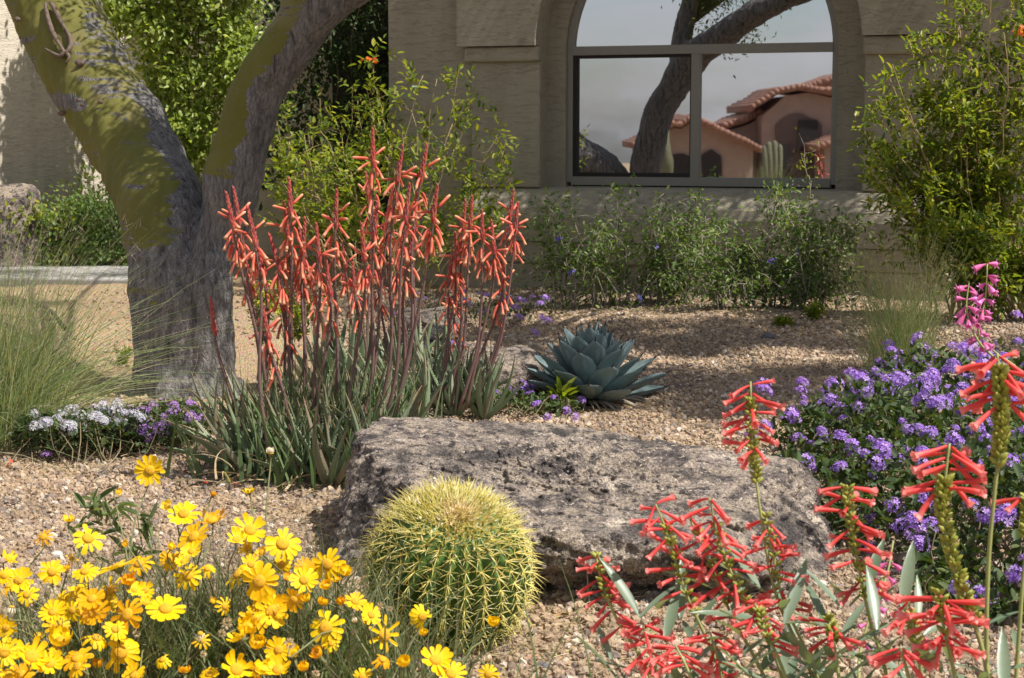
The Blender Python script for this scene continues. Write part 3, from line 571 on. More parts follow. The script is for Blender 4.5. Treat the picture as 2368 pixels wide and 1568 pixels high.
def agave_leaf(curl, seed):
    mb = MB(); r = random.Random(seed); nu, nv = 14, 7; top = []; bot = []
    prof = lambda t: np.interp(t, [0, .12, .35, .62, .8, .92, 1], [.25, .26, .33, .40, .33, .16, .015])
    for i in range(nu + 1):
        t = i / nu; w = prof(t); zc = curl * (t ** 2) * .22 + r.uniform(-.003, .003)
        for j in range(nv):
            s = j / (nv - 1) * 2 - 1; edge = abs(s) ** 2
            top.append((s * w * .5, t, zc + edge * .085 * w / .33 * (1 - .4 * t))); bot.append((s * w * .5, t, zc + edge * .085 * w / .33 * (1 - .4 * t) - .05 * (1 - .72 * t) * (1 - s * s) ** .5 - .003))
    n = len(top); F = []
    for i in range(nu):
        for j in range(nv - 1):
            a = i * nv + j; F += [(a, a + 1, a + nv + 1, a + nv), (n + a, n + a + nv, n + a + nv + 1, n + a + 1)]
    for i in range(nu):
        for j, fl in ((0, 0), (nv - 1, 1)):
            a = i * nv + j; q = (a, a + nv, n + a + nv, n + a); F.append(q if not fl else q[::-1])
    mb.add(top + bot, F, 0)
    for i in range(3, nu * 2):
        t = i / (nu * 2) * .98; w = prof(t)
        for s in (-1, 1):
            z = curl * t * t * .22 + .085 * w / .33 * (1 - .4 * t); x = s * w * .5
            mb.add([(x, t - .008, z), (x, t + .008, z), (x + s * .020, t + .008, z + .007), (x, t, z - .008)], [(0, 1, 2), (1, 3, 2), (3, 0, 2)], 1)
    return mb.mesh('leaf', [M['agave'], M['spine']])
ag_m = [agave_leaf(c, i) for i, c in enumerate((.15, .35, -.12, .5))]
mb = MB(); tube(mb, [(0, 0, 0), (0, .05, .002), (0, .12, .006)], [.020, .013, .001], 6); spine_m = mb.mesh('terminal_spine', M['spine'])
ac = gnd(1366, 932); ac[2] = float(gz(ac[0], ac[1]))
agave = thing('agave', ac, 'blue grey agave rosette with spiny leaf tips behind the boulder', 'agave')
for i in range(48):
    t = i / 47; az = i * 2.39996 + .4; el = R(4 + 82 * t ** .95) + random.uniform(-.06, .06); L = .305 - .06 * t + random.uniform(-.02, .015); L *= 1.04
    d = np.array([math.cos(az) * math.cos(el), math.sin(az) * math.cos(el), math.sin(el)]); up = np.array([-math.cos(az) * math.sin(el), -math.sin(az) * math.sin(el), math.cos(el)])
    pos = ac + np.array([math.cos(az), math.sin(az), 0]) * .035 * (1 - t) + [0, 0, .005 + .085 * t]
    curl = 3 if t < .25 else (1 if t < .6 else (0 if t < .85 else 2)); me = ag_m[curl]
    Mx = frameM(pos, d, up, L); lf = inst('leaf', me, agave, Mx)
    cz = (.5, .15, -.12, .35)[0] if False else (.15, .35, -.12, .5)[curl]
    inst('terminal_spine', spine_m, lf, Mx @ Matrix.Translation((0, .975, cz * .21)) @ Matrix.Rotation(cz * .42, 4, 'X') @ Matrix.Diagonal((.8, 1.0, .8, 1)))
mb = MB()
for _ in range(26):
    a = random.uniform(0, 6.28); r0 = random.uniform(.05, .12); r1 = r0 + random.uniform(.1, .2); p0 = ac + [math.cos(a) * r0, math.sin(a) * r0, .02]; p1 = ac + [math.cos(a + .2) * r1, math.sin(a + .2) * r1, .008]
    tube(mb, curve([p0, (p0 + p1) / 2 + [0, 0, .015], p1], 5), [.008, .01, .008, .005, .001], 4)
part('dry_leaves', mb, M['pale_twig'], agave)

# ------------------------------------------------------------------ golden barrel cactus
cc = gnd(1036, 1500); cc = np.array([cc[0], cc[1] + .06, 0.]); RB, HB = .182, .315
cactus = thing('barrel_cactus', cc, 'round golden barrel cactus with dense yellow spines in front of the boulder', 'cactus')
NR = 25; tilt = Matrix.Rotation(R(25), 4, 'X') @ Matrix.Rotation(R(8), 4, 'Y'); TC = Matrix.Translation(Vector((cc[0], cc[1], .157))) @ tilt
def bprof(t):                                      # t 0 bottom .. 1 crown: radius, height
    a = -math.pi / 2 + t * math.pi; r = RB * math.cos(a) ** .78 if math.cos(a) > 1e-6 else 0; z = HB * .54 * math.sin(a)
    if t > .90: z -= .06 * (t - .90)
    return r, z
mb = MB(); nt_, na = 40, NR * 8; V = []
for i in range(nt_ + 1):
    r, z = bprof(.02 + .98 * i / nt_)
    for j in range(na):
        ph = j / na * 2 * math.pi; w = abs(math.sin(ph * NR / 2)); depth = .21 * min(1, r / RB * 1.15) * (1 - .0 * i)
        rr = r * (1 - depth * (1 - w) ** .7); V.append((rr * math.cos(ph), rr * math.sin(ph), z))
I = np.arange(nt_)[:, None] * na + np.arange(na)[None]; J = np.arange(nt_)[:, None] * na + (np.arange(na)[None] + 1) % na
mb.add(V, np.stack([I, J, J + na, I + na], -1).reshape(-1, 4))
M['cactus'] = plain('cactus_skin', (.075, .15, .03), .5, .4, 25, .1)
inst('body', mb.mesh('body', M['cactus']), cactus, TC)
M['cspine'] = leafmat('cactus_spine', [(.78, .70, .20), (.84, .77, .30), (.72, .62, .13), (.88, .84, .46), (.64, .50, .13)], .4, .2, tcol=(1.3, 1.2, .6))
M['wool'] = leafmat('cactus_wool', [(.70, .58, .36), (.78, .68, .48), (.62, .44, .24)], .9, .2)
sp5 = np.array([(0, -.012), (.010, .006), (-.010, .006)])
def spine(mb, p, d, bend, L, w):
    t = np.array([0, .38, .72, 1.0]); pts = p + np.outer(t * L, d) + np.outer(t * t * L * .28, bend); tube(mb, pts, np.array([1, .8, .5, .06]) * w, 3, cap=False)
for k in range(NR):
    mb = MB(); ph = (k + .5) * 2 * math.pi / NR
    er = np.array([math.cos(ph), math.sin(ph), 0]); et = np.array([-math.sin(ph), math.cos(ph), 0])
    for t in np.concatenate([np.linspace(.08, .80, 15), np.linspace(.83, .985, 6)]):
        t += random.uniform(-.006, .006); r, z = bprof(t); r2, z2 = bprof(t + .01); tang = norm(er * (r2 - r) + np.array([0, 0, z2 - z])); nrm = norm(np.cross(et, tang)); nrm = nrm if np.dot(nrm, er) > -0.2 else -nrm
        if nrm[2] < 0 and t > .6: nrm = -nrm
        p = er * (r + .001) + np.array([0, 0, z]); top = sm(.66, .90, t)
        for a in np.linspace(0, 2 * math.pi, 7, endpoint=False):
            a += random.uniform(-.25, .25); lat = et * math.cos(a) + tang * math.sin(a) * .8; d = norm(lat * (1 - .40 * top) + nrm * (.42 + .7 * top) + rng.normal(0, .10 + .15 * top, 3)); spine(mb, p, d, -nrm * .35 - tang * .25, random.uniform(.026, .040) * (1 - .45 * float(sm(.78, 1, t))), .0012)
        for _ in range(2 + (t > .7)):
            d = norm(nrm * .9 + rng.normal(0, .32, 3) - tang * .45); spine(mb, p, d, -tang * .75, random.uniform(.034, .048), .0014)
    inst('spine_row', mb.mesh('spine_row', M['cspine']), cactus, TC)
mb = MB(); n = 1300; a = rng.uniform(0, 6.283, n); r = .075 * np.abs(rng.normal(0, .55, n)); zt_ = np.array([bprof(.97)[1]] * n) + .004 - r * .05; p = np.stack([r * np.cos(a), r * np.sin(a), zt_ + rng.uniform(0, .01, n)], 1)
d = norm(np.stack([np.cos(a) * .5, np.sin(a) * .5, np.ones(n)], 1) + rng.normal(0, .6, (n, 3))); ex, ey, ez = frames(d)
scatter(mb, LEAF4, LEAF4F, p, ex, ey, ez, np.stack([np.full(n, .0045), rng.uniform(.008, .018, n), np.full(n, .004)], 1)); inst('wool_crown', mb.mesh('wool_crown', M['wool']), cactus, TC)['kind'] = 'stuff'

M['dry_grass'] = leafmat('dry_grass', [(.50, .40, .24), (.42, .31, .18), (.58, .49, .32), (.33, .22, .13)], .7, .2)
def ribbons(mb, B, D, L, bend, w, seg=7, mi=0):
    n = len(B); t = np.linspace(0, 1, seg)[None, :, None]; P = B[:, None] + D[:, None] * (L[:, None, None] * t) + bend[:, None] * (L[:, None, None] * t ** 2.2)
    tang = norm(np.gradient(P, axis=1)); side = norm(np.cross(tang, rng.normal(0, 1, (n, 1, 3)) + np.array([0, -1.2, 0]))); ww = w[:, None, None] * (1 - t * .92)
    V = np.stack([P - side * ww, P + side * ww], 2).reshape(-1, 3); i = np.arange(n)[:, None] * seg * 2 + np.arange(seg - 1)[None] * 2; mb.add(V, np.stack([i, i + 1, i + 3, i + 2], -1).reshape(-1, 4), mi); return P
# ------------------------------------------------------------------ aloes
M['aloe'] = None
def mk_aloe():
    m, nt, p, o = newmat('aloe_leaf'); r = N(nt, 'ShaderNodeObjectInfo').outputs['Random']; geo = N(nt, 'ShaderNodeTexCoord').outputs['Object']
    c = ramp(nt, r, [(0, (.11, .155, .08)), (.3, (.17, .225, .125)), (.55, (.13, .19, .10)), (.8, (.22, .255, .165)), (1, (.25, .21, .14))]); nz = noise(nt, 7, 4, .6, geo, (2, .6, 2)); c = mixc(nt, .55, c, mixc(nt, nz, (.45, .45, .45), (1.5, 1.5, 1.5)), 'MULTIPLY')
    sx = N(nt, 'ShaderNodeSeparateXYZ'); nt.links.new(geo, sx.inputs[0]); c = mixc(nt, rampv(nt, sx.outputs['Y'], .72, 1.02), c, (.22, .12, .07))
    nt.links.new(c, p.inputs['Base Color']); p.inputs['Roughness'].default_value = .5; p.inputs['Specular IOR Level'].default_value = .35; return m
M['aloe'] = mk_aloe(); M['tooth'] = plain('aloe_tooth', (.42, .43, .32), .6, .2)
def aloe_leaf(curl, seed):
    r = random.Random(seed); mb = MB(); nu, nv = 12, 5; top = []; bot = []; tw_ = r.uniform(-.14, .14)
    prof = lambda t: .082 * (1 - t ** 1.6) ** .9 + .004
    cz = lambda t: curl * t ** 2 * .55; cx = lambda t: tw_ * t * t * 1.8
    for i in range(nu + 1):
        t = i / nu; w = prof(t)
        for j in range(nv):
            s = j / (nv - 1) * 2 - 1; h = s * s * w * .42; top.append((cx(t) + s * w * .5, t * (1 - .10 * abs(curl) * t), cz(t) + h)); bot.append((cx(t) + s * w * .46, t * (1 - .10 * abs(curl) * t), cz(t) + h - w * .42 * (1 - s * s) - .004))
    n = len(top); F = []
    for i in range(nu):
        for j in range(nv - 1): a = i * nv + j; F += [(a, a + 1, a + nv + 1, a + nv), (n + a, n + a + nv, n + a + nv + 1, n + a + 1)]
        a = i * nv; F.append((a, a + nv, n + a + nv, n + a)); a = i * nv + nv - 1; F.append((a, n + a, n + a + nv, a + nv))
    mb.add(top + bot, F, 0)
    for i in range(2, 24):
        t = i / 26; w = prof(t)
        for s in (-1, 1):
            x = cx(t) + s * w * .5; y = t * (1 - .10 * abs(curl) * t); z = cz(t) + w * .42; mb.add([(x, y - .007, z), (x, y + .007, z), (x + s * .008, y + .003, z + .004)], [(0, 1, 2)], 1)
    return mb.mesh('leaf', [M['aloe'], M['tooth']])
al_m = [aloe_leaf(c, i) for i, c in enumerate((.15, .4, .7, -.35, 1.0, -.1))]
M['stalk'] = plain('aloe_stalk', (.15, .085, .075), .6, .5, 60); M['bract'] = leafmat('dry_bract', [(.30, .20, .16), (.38, .29, .23), (.22, .12, .11)], .8, .1)
M['bud'] = leafmat('aloe_bud', [(.50, .09, .075), (.36, .08, .075), (.58, .14, .10), (.32, .15, .13)], .5, .1, tcol=(1.2, .8, .7))
def mk_tubeflower(name, c0, c1, c2, y1, y2, rough=.45):
    m, nt, p, o = newmat(name); geo = N(nt, 'ShaderNodeTexCoord').outputs['Object']; sx = N(nt, 'ShaderNodeSeparateXYZ'); nt.links.new(geo, sx.inputs[0]); r = N(nt, 'ShaderNodeObjectInfo').outputs['Random']
    c = ramp(nt, sx.outputs['Y'], [(0, c0), (y1, c1), (y2, c2)]); c = mixc(nt, .5, c, ramp(nt, r, [(0, (.5, .45, .45)), (.3, (.9, .9, .9)), (.7, (1.02, 1.02, 1.02)), (1, (1.15, 1.8, 1.9))]), 'MULTIPLY')
    nt.links.new(c, p.inputs['Base Color']); p.inputs['Roughness'].default_value = rough; p.inputs['Specular IOR Level'].default_value = .3
    t = N(nt, 'ShaderNodeBsdfTranslucent'); nt.links.new(c, t.inputs[0]); ms = N(nt, 'ShaderNodeMixShader'); ms.inputs[0].default_value = .3; nt.links.new(p.outputs[0], ms.inputs[1]); nt.links.new(t.outputs[0], ms.inputs[2]); nt.links.new(ms.outputs[0], o.inputs[0]); return m
M['aloe_flower'] = mk_tubeflower('aloe_flower', (.66, .10, .065), (.83, .205, .125), (.82, .46, .27), .6, 1.0)
def aloe_flower(bend, mouth):
    mb = MB(); t = np.linspace(0, 1, 8); pts = np.stack([0 * t, t, -bend * t * t], 1); tube(mb, pts, np.array([.03, .075, .092, .088, .083, .086, .09, mouth]), 7); return mb.mesh('flower', M['aloe_flower'])
alf = [aloe_flower(.05, .05), aloe_flower(.22, .11), aloe_flower(.12, .13), aloe_flower(.3, .04)]
BR = np.array([[-.3, 0, 0], [.3, 0, 0], [.28, .5, .2], [0, 1, .28], [-.28, .5, .2]]); BRF = np.array([[0, 1, 2], [0, 2, 4], [4, 2, 3]])
def aloe_stalk(plant, base, top, nfl, dry=False, lean=0., size=1.):
    base = np.asarray(base, float); top = np.asarray(top, float); H = np.linalg.norm(top - base)
    kx = random.uniform(-.035, .035); mid1 = base + (top - base) * .35 + np.array([lean + kx, 0, -.02]); mid2 = base + (top - base) * .7 + np.array([lean * .5 - kx * .4, 0, 0])
    c = curve([base, mid1, mid2, top], 16); mb = MB(); tube(mb, c, np.interp(np.linspace(0, 1, 16), [0, .6, 1], [.0074, .0054, .0022]) * size, 6, 0)
    ln = .30 + .10 * random.random(); f0 = max(.35, 1 - ln / H * 1.15)
    def pt(t): x = t * 15; i = min(int(x), 14); return c[i] + (c[i + 1] - c[i]) * (x - i)
    def put(ts, out, upk, L, wd, mi):
        n = len(ts); a = np.arange(n) * 2.4 + random.uniform(0, 6); p = np.array([pt(t) for t in ts]); d = norm(np.stack([np.cos(a) * out, np.sin(a) * out, np.full(n, upk)], 1)); rad = np.stack([np.cos(a), np.sin(a), 0 * a], 1)
        ez = norm(rad - d * np.sum(rad * d, 1, keepdims=True)); ex = np.cross(d, ez); scatter(mb, BR, BRF, p + rad * .002, ex, d, ez, np.stack([np.full(n, wd), L, np.full(n, wd)], 1), mi)
    nb = int(60 * (1 - f0) * H / .45); ts = np.linspace(f0 - .06, .90, max(nb, 8)); put(ts, .42, 1., np.full(len(ts), .018), .008, 1)      # dry bracts
    ts = np.linspace(.20, f0, 14); put(ts, .35, 1., np.full(14, .014), .007, 1)
    nbud = 34; ts = np.linspace(1 - .15 / H, .995, nbud); n = nbud
    a = np.arange(n) * 2.4; p = np.array([pt(t) for t in ts]); d = norm(np.stack([np.cos(a) * .30, np.sin(a) * .30, np.full(n, 1.)], 1))
    for i in range(n):
        L = .034 * (1 - .55 * i / n); tube(mb, [p[i], p[i] + d[i] * L * .5, p[i] + d[i] * L], [.0026, .0052 * (1 - .45 * i / n), .0008], 5, 2, False)
    s = part('flower_stalk', mb, [M['stalk'], M['bract'], M['bud']], plant)
    if dry: return s
    for i in range(nfl):
        u = (i + random.random() * .8) / nfl; t = 1 - (.09 + .14 * u) * random.uniform(.85, 1.2) / H; a = i * 2.4 + random.random(); down = -1.35 * sm(.08, .5, u) + .75 * (1 - sm(0, .3, u)) + random.uniform(-.45, .4)
        d = np.array([math.cos(a), math.sin(a), down]); fm = alf[0] if u < .15 else random.choice(alf[1:])
        inst('flower', fm, s, frameM(pt(t) + norm(d * [1, 1, .3]) * .011, d, (0, 0, 1), random.uniform(.046, .060) * size, random.uniform(-.4, .4)))
    return s
def rosette(plant, c, n, L, axis, spread=1.):
    ax = norm(np.asarray(axis, float)); e1 = norm(np.cross(ax, [.3, 1, .1])); e2 = np.cross(ax, e1)
    for i in range(n):
        t = i / max(1, n - 1); az = i * 2.39996 + random.random() * .5; el = (R(40) + R(44) * t + random.uniform(-.15, .15)) ; el = min(el, R(88)); k = math.cos(el) * spread
        h = e1 * math.cos(az) + e2 * math.sin(az); d = h * k + ax * math.sin(el); up = -h * math.sin(el) + ax * k
        me = al_m[random.choice((0, 1, 2, 3, 5)) if t > .3 else random.choice((1, 2, 4, 3))]
        l = L * random.uniform(.78, 1.12) * (1 - .15 * t); inst('leaf', me, plant, frameM(c + h * .018 * (1 - t), d, up, (l * random.uniform(.8, 1.05), l, l)))
a1 = gnd(728, 1118); A1c = np.array([a1[0], a1[1] + .18, 0])
aloe1 = thing('aloe_plant', A1c, 'largest aloe clump beside the boulder with tall coral flower spikes', 'aloe', 'flowering aloes')
ros = [(0, 0), (-.20, -.10), (-.05, -.20), (.14, -.16), (.24, .02), (-.22, .10), (-.10, .18), (.12, .20), (-.27, -.04), (.05, .02), (-.16, .04), (.20, -.08), (-.02, -.10), (.06, -.24)]
mb = MB(); n = 240; B = A1c + np.stack([rng.normal(0, .20, n), rng.normal(0, .14, n), rng.uniform(.0, .06, n)], 1); a = rng.uniform(0, 6.283, n); ribbons(mb, B, norm(np.stack([np.cos(a), np.sin(a), rng.uniform(.1, 1.2, n)], 1)), rng.uniform(.12, .30, n), np.stack([rng.normal(0, .3, n), rng.normal(0, .3, n), np.full(n, -.35)], 1), rng.uniform(.002, .005, n), 6); part('dry_leaves', mb, M['dry_grass'], aloe1)['kind'] = 'stuff'
M['aloe_in'] = leafmat('aloe_young_leaf', [(.10, .155, .06), (.14, .20, .085), (.075, .12, .045), (.18, .22, .11)], .45, .1)
mb = MB(); n = 420; B = A1c + np.stack([rng.normal(0, .17, n), rng.normal(0, .14, n), rng.uniform(.0, .04, n)], 1); a = rng.uniform(0, 6.283, n); k = rng.random(n); ribbons(mb, B, norm(np.stack([np.cos(a) * k * .6, np.sin(a) * k * .6, np.ones(n)], 1)), rng.uniform(.18, .42, n), np.stack([np.cos(a) * .1, np.sin(a) * .1, -.05 * k], 1), rng.uniform(.004, .009, n), 7); part('inner_leaves', mb, M['aloe_in'], aloe1)['kind'] = 'stuff'
for i, (dx, dy) in enumerate(ros): rosette(aloe1, A1c + np.array([dx * .95, dy * .9, .01]), 22 if i < 6 else 20, random.uniform(.31, .42), (dx * .45, dy * .6, 1))
tops1 = [(522, 448), (539, 436), (572, 482), (668, 415), (655, 468), (706, 508), (731, 520), (779, 442), (862, 300), (872, 470), (932, 340), (948, 428), (988, 338), (1012, 430), (958, 532), (622, 545), (692, 532), (556, 545), (836, 520), (908, 432), (752, 600), (604, 700), (640, 640), (592, 560)]
for i, (x, y) in enumerate(tops1):
    Yt = A1c[1] + random.uniform(-.22, .22); t = at(x, y, Yt); bx = 720 + (x - 720) * (.62 if x < 820 else .55); b = np.array([(bx - 1183.5) / FPX * Yt, Yt + random.uniform(-.06, .06), .06]); aloe_stalk(aloe1, b, t, 13 if y < 560 else 10, lean=random.uniform(-.02, .02) + (.02 if x < 650 else (-.0 if x < 820 else .03)))
t = at(486, 690, A1c[1] - .1); aloe_stalk(aloe1, A1c + [-.25, -.1, .05], t, 0, True)
a2 = gnd(1050, 975); A2c = np.array([a2[0], a2[1] + .1, 0])
aloe2 = thing('aloe_plant', A2c, 'smaller flowering aloe clump behind the boulder near the agave', 'aloe', 'flowering aloes')
for (dx, dy) in [(0, 0), (-.15, -.05), (.12, -.04), (-.24, .05), (.05, .14), (-.10, .15)]: rosette(aloe2, A2c + np.array([dx, dy, .01]), 14, random.uniform(.26, .33), (dx * .8, dy, 1))
for (x, y, bx) in [(1076, 466, 1030), (1092, 456, 1040), (1114, 488, 1060), (1136, 512, 1075), (1188, 442, 1085), (1198, 470, 1095), (1165, 600, 1060), (1046, 580, 1000), (1068, 660, 1010), (1052, 540, 1020)]:
    Yt = A2c[1] + random.uniform(-.12, .12); t = at(x, y, Yt); b = np.array([(bx - 1183.5) / FPX * Yt, Yt, .05]); aloe_stalk(aloe2, b, t, 14, lean=.05 if x > 1100 else .02, size=1.05)
a3 = gnd(905, 935); A3c = np.array([a3[0], a3[1] + .1, 0])
aloe3 = thing('aloe_plant', A3c, 'leafy aloe clump between the tall spikes and the small tan boulder', 'aloe', 'flowering aloes')
for (dx, dy) in [(0, 0), (-.18, .0), (.16, .06), (-.3, .1), (0, .2)]: rosette(aloe3, A3c + np.array([dx, dy, .01]), 15, random.uniform(.34, .44), (dx * .6, dy * .5, 1), .85)
for (x, y, bx) in [(898, 480, 870), (926, 560, 900), (966, 470, 920), (845, 400, 850), (815, 610, 830), (880, 600, 860), (790, 560, 810), (718, 640, 760)]:
    Yt = A3c[1] + random.uniform(-.1, .1); t = at(x, y, Yt); b = np.array([(bx - 1183.5) / FPX * Yt, Yt, .05]); aloe_stalk(aloe3, b, t, 14, lean=.02)
#@@PLANTS@@
# ------------------------------------------------------------------ shrubs, vines, grasses
M['leaf_bush'] = leafmat('bush_leaf', [(.11, .185, .055), (.16, .245, .075), (.085, .15, .05), (.24, .31, .11)], .38, .4)
M['leaf_tecoma'] = leafmat('tecoma_leaf', [(.15, .21, .03), (.26, .30, .04), (.11, .17, .035), (.38, .37, .06), (.09, .155, .04)], .36, .45)
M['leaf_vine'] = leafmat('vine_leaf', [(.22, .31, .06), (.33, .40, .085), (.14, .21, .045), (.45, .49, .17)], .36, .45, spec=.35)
M['leaf_vine_shade'] = leafmat('vine_leaf_shade', [(.05, .085, .03), (.075, .12, .04), (.04, .065, .025)], .5, .25)  # darker copy of the vine leaf, entry shade put into its colour
M['orange'] = leafmat('orange_flower', [(.75, .16, .02), (.82, .32, .03), (.70, .09, .02)], .5, .3, tcol=(1.2, 1, .8))
M['blue_fl'] = leafmat('blue_flower', [(.13, .10, .45), (.17, .13, .52)], .5, .3, tcol=(1, 1, 1))
def leafset(mb, pos, d, L, asp=.5, T=LEAF6, F=LEAF6F, jit=.6, mi=0, up=None):
    n = len(pos); ex, ey, ez = frames(d, up, jit); l = np.broadcast_to(L, (n,)); scatter(mb, T, F, pos, ex, ey, ez, np.stack([l * asp, l, l], 1), mi)
def shrub(name, label, cat, stems, leafm, twigm, leaf_n, leafL, asp=.5, rad=.007, side=6, sl=.22, group=None, pinn=1, lo=.25, droop=0., clump=.03):
    """stems: list of control point lists (base first)."""
    base = np.mean([s_[0] for s_ in stems], 0); root = thing(name, base, label, cat, group); lv = MB()
    for c in stems:
        c = np.asarray(c, float); H = np.linalg.norm(c[-1] - c[0]); cv = curve(c, 12) + np.vstack([np.zeros((1, 3)), rng.normal(0, .012, (11, 3))]); tm = MB(); tube(tm, cv, np.linspace(rad, rad * .3, 12), 5)
        P = [(cv[-1], norm(cv[-1] - cv[-2]))]; 
        for k in range(side):
            t = rng.uniform(lo, 1); x = t * 11; i = min(int(x), 10); p = cv[i] + (cv[i + 1] - cv[i]) * (x - i); dr = norm(cv[i + 1] - cv[i]); q = norm(rng.normal(0, 1, 3) * [1, 1, .6] + dr * .8 + [0, 0, .25]); l = sl * rng.uniform(.4, 1.15) * (1.15 - .5 * t)
            br = curve([p, p + q * l * .5 + rng.normal(0, .02, 3), p + q * l + np.array([0, 0, -droop * l])], 6); tube(tm, br, np.linspace(rad * .4, rad * .15, 6), 3, cap=False)
            for s_ in (1, .75, .5, .3): P.append((br[min(5, int(s_ * 5))], norm(br[-1] - br[0])))
        part('stem', tm, twigm, root)
        idx = rng.integers(0, len(P), leaf_n); p0 = np.array([P[i][0] for i in idx]); d0 = np.array([P[i][1] for i in idx])
        if pinn <= 1:
            pos = p0 + rng.normal(0, clump, (leaf_n, 3)); leafset(lv, pos, norm(d0 * .5 + rng.normal(0, .8, (leaf_n, 3))), leafL * rng.uniform(.6, 1.25, leaf_n), asp)
        else:                                          # pinnate leaves: leaflets in pairs along a rachis
            rd = norm(d0 * .6 + rng.normal(0, .7, (leaf_n, 3)) + [0, 0, .2]); sd = norm(np.cross(rd, rng.normal(0, 1, (leaf_n, 3)))); pos = p0 + rng.normal(0, clump, (leaf_n, 3))
            for k in range(pinn):
                o = .25 + k * .85 / pinn
                for sg in (-1, 1): leafset(lv, pos + rd * leafL * 1.6 * o, norm(rd * .6 + sd * sg + [0, 0, -.15]), leafL * rng.uniform(.7, 1.1, leaf_n) * (1 - .25 * o), asp, jit=.3)
            leafset(lv, pos + rd * leafL * 1.6, rd, leafL * rng.uniform(.8, 1.2, leaf_n), asp, jit=.3)
    part('foliage', lv, leafm, root)['kind'] = 'stuff'
    return root
FL5 = np.array([[0, 0, 0]] + [[math.cos(a) * r_, math.sin(a) * r_, .25 * r_] for k in range(5) for a, r_ in ((k * 1.2566 - .42, .75), (k * 1.2566, 1.0), (k * 1.2566 + .42, .75))])
FL5F = np.array([[0, 1 + 3 * k, 2 + 3 * k] for k in range(5)] + [[0, 2 + 3 * k, 3 + 3 * k] for k in range(5)])
def blossoms(root, name, pts, size, mat, d=(0, -1, .5)):
    for p in pts:
        mb = MB(); n = 7; q = p + rng.normal(0, size * .8, (n, 3)); dd = norm(np.array(d) + rng.normal(0, .6, (n, 3))); ex, ey, ez = frames(dd); scatter(mb, FL5, FL5F, q, ex, ez, ey, np.full((n, 3), size)); part(name, mb, mat, root)

# low blue flowered bushes against the wall under the window
def low_bush(x0, x1, ytop, ybase, Y, n, label, leafn=150):
    st = []
    for i in range(n):
        fx = random.random(); bx = x0 + (x1 - x0) * (.12 + .76 * fx); b = np.zeros(3); b[1] = Y + random.uniform(-.15, .15); b[0] = (bx - 1183.5) / FPX * Y; b[2] = float(gz(b[0], b[1]))
        tx = x0 + (x1 - x0) * (fx + random.uniform(-.12, .12)); ty = ytop + (ybase - ytop) * random.random() ** .9 * .8 + 40 * abs(fx - .5); t = at(tx, ty, Y + random.uniform(-.35, .15)); st.append([b, b + (t - b) * .5 + [0, 0, .10], t])
    return shrub('low_bush', label, 'bush', st, M['leaf_bush'], M['pale_twig'], leafn, .037, .5, .007, 15, .32, 'low bushes under the window', lo=.05, droop=.45, clump=.03)
lb1 = low_bush(1225, 1640, 415, 705, 11.3, 34, 'loose leafy green bush under the left half of the window')
lb2 = low_bush(1610, 1985, 425, 735, 10.75, 36, 'dense leafy green bush under the right half of the window')
blossoms(lb1, 'blossom', [at(1515, 570, 11), at(1480, 690, 10.9), at(1292, 552, 11), at(1320, 630, 11)], .012, M['blue_fl'])
blossoms(lb2, 'blossom', [at(1845, 585, 10.5), at(1785, 600, 10.5)], .012, M['blue_fl'])
st = [[at(1745, 640, 10.9), at(1752, 520, 10.9), at(1755, 465, 10.9), at(1740, 440, 10.9)], [at(1860, 600, 10.9), at(1870, 450, 10.9), at(1866, 390, 10.9), at(1855, 305, 10.9)]]
shrub('tall_shoot', 'thin leafy shoot rising in front of the window glass', 'shoot', [st[1]], M['leaf_tecoma'], M['pale_twig'], 60, .03, .5, .005, 9, .10, lo=.3)
# tall flowering shrub at the right
st = []
for i in range(42):
    b = np.array([(random.uniform(2120, 2420) - 1183.5) / FPX * 10.2, 10.2 + random.uniform(-.3, .25), 0]); tx = random.uniform(1975, 2560); lim = np.interp(tx, [1960, 2020, 2080, 2160, 2250, 2600], [330, 250, 90, 60, -160, -260]); ty = random.uniform(lim, min(lim + 420, 420)); t = at(tx, ty, 10.1 + random.uniform(-.45, .2)); st.append([b, b + (t - b) * .45 + [(.12 if tx > 2200 else .05) * random.uniform(-1, 1), 0, .06], t])
tall = shrub('tall_shrub', 'tall yellow green shrub with bare lower stems at the right edge', 'shrub', st, M['leaf_tecoma'], M['gold_twig'], 50, .055, .50, .008, 11, .28, pinn=2, lo=.30, clump=.03)
blossoms(tall, 'blossom', [at(2362, 70, 9.9), at(2240, 600, 9.8), at(2265, 602, 9.8), at(2252, 592, 9.8)], .022, M['orange'])
st = []
for i in range(12):
    b = np.array([(random.uniform(2230, 2480) - 1183.5) / FPX * 9.9, 9.9, 0]); t = at(random.uniform(2090, 2480), random.uniform(430, 690), 9.75 + random.uniform(-.2, .2)); st.append([b, b + (t - b) * .5 + [0, 0, .08], t])
shrub('leafy_shrub', 'dense leafy green shrub at the foot of the tall right shrub', 'shrub', st, M['leaf_tecoma'], M['twig'], 80, .055, .48, .006, 8, .2, pinn=2, lo=.2)
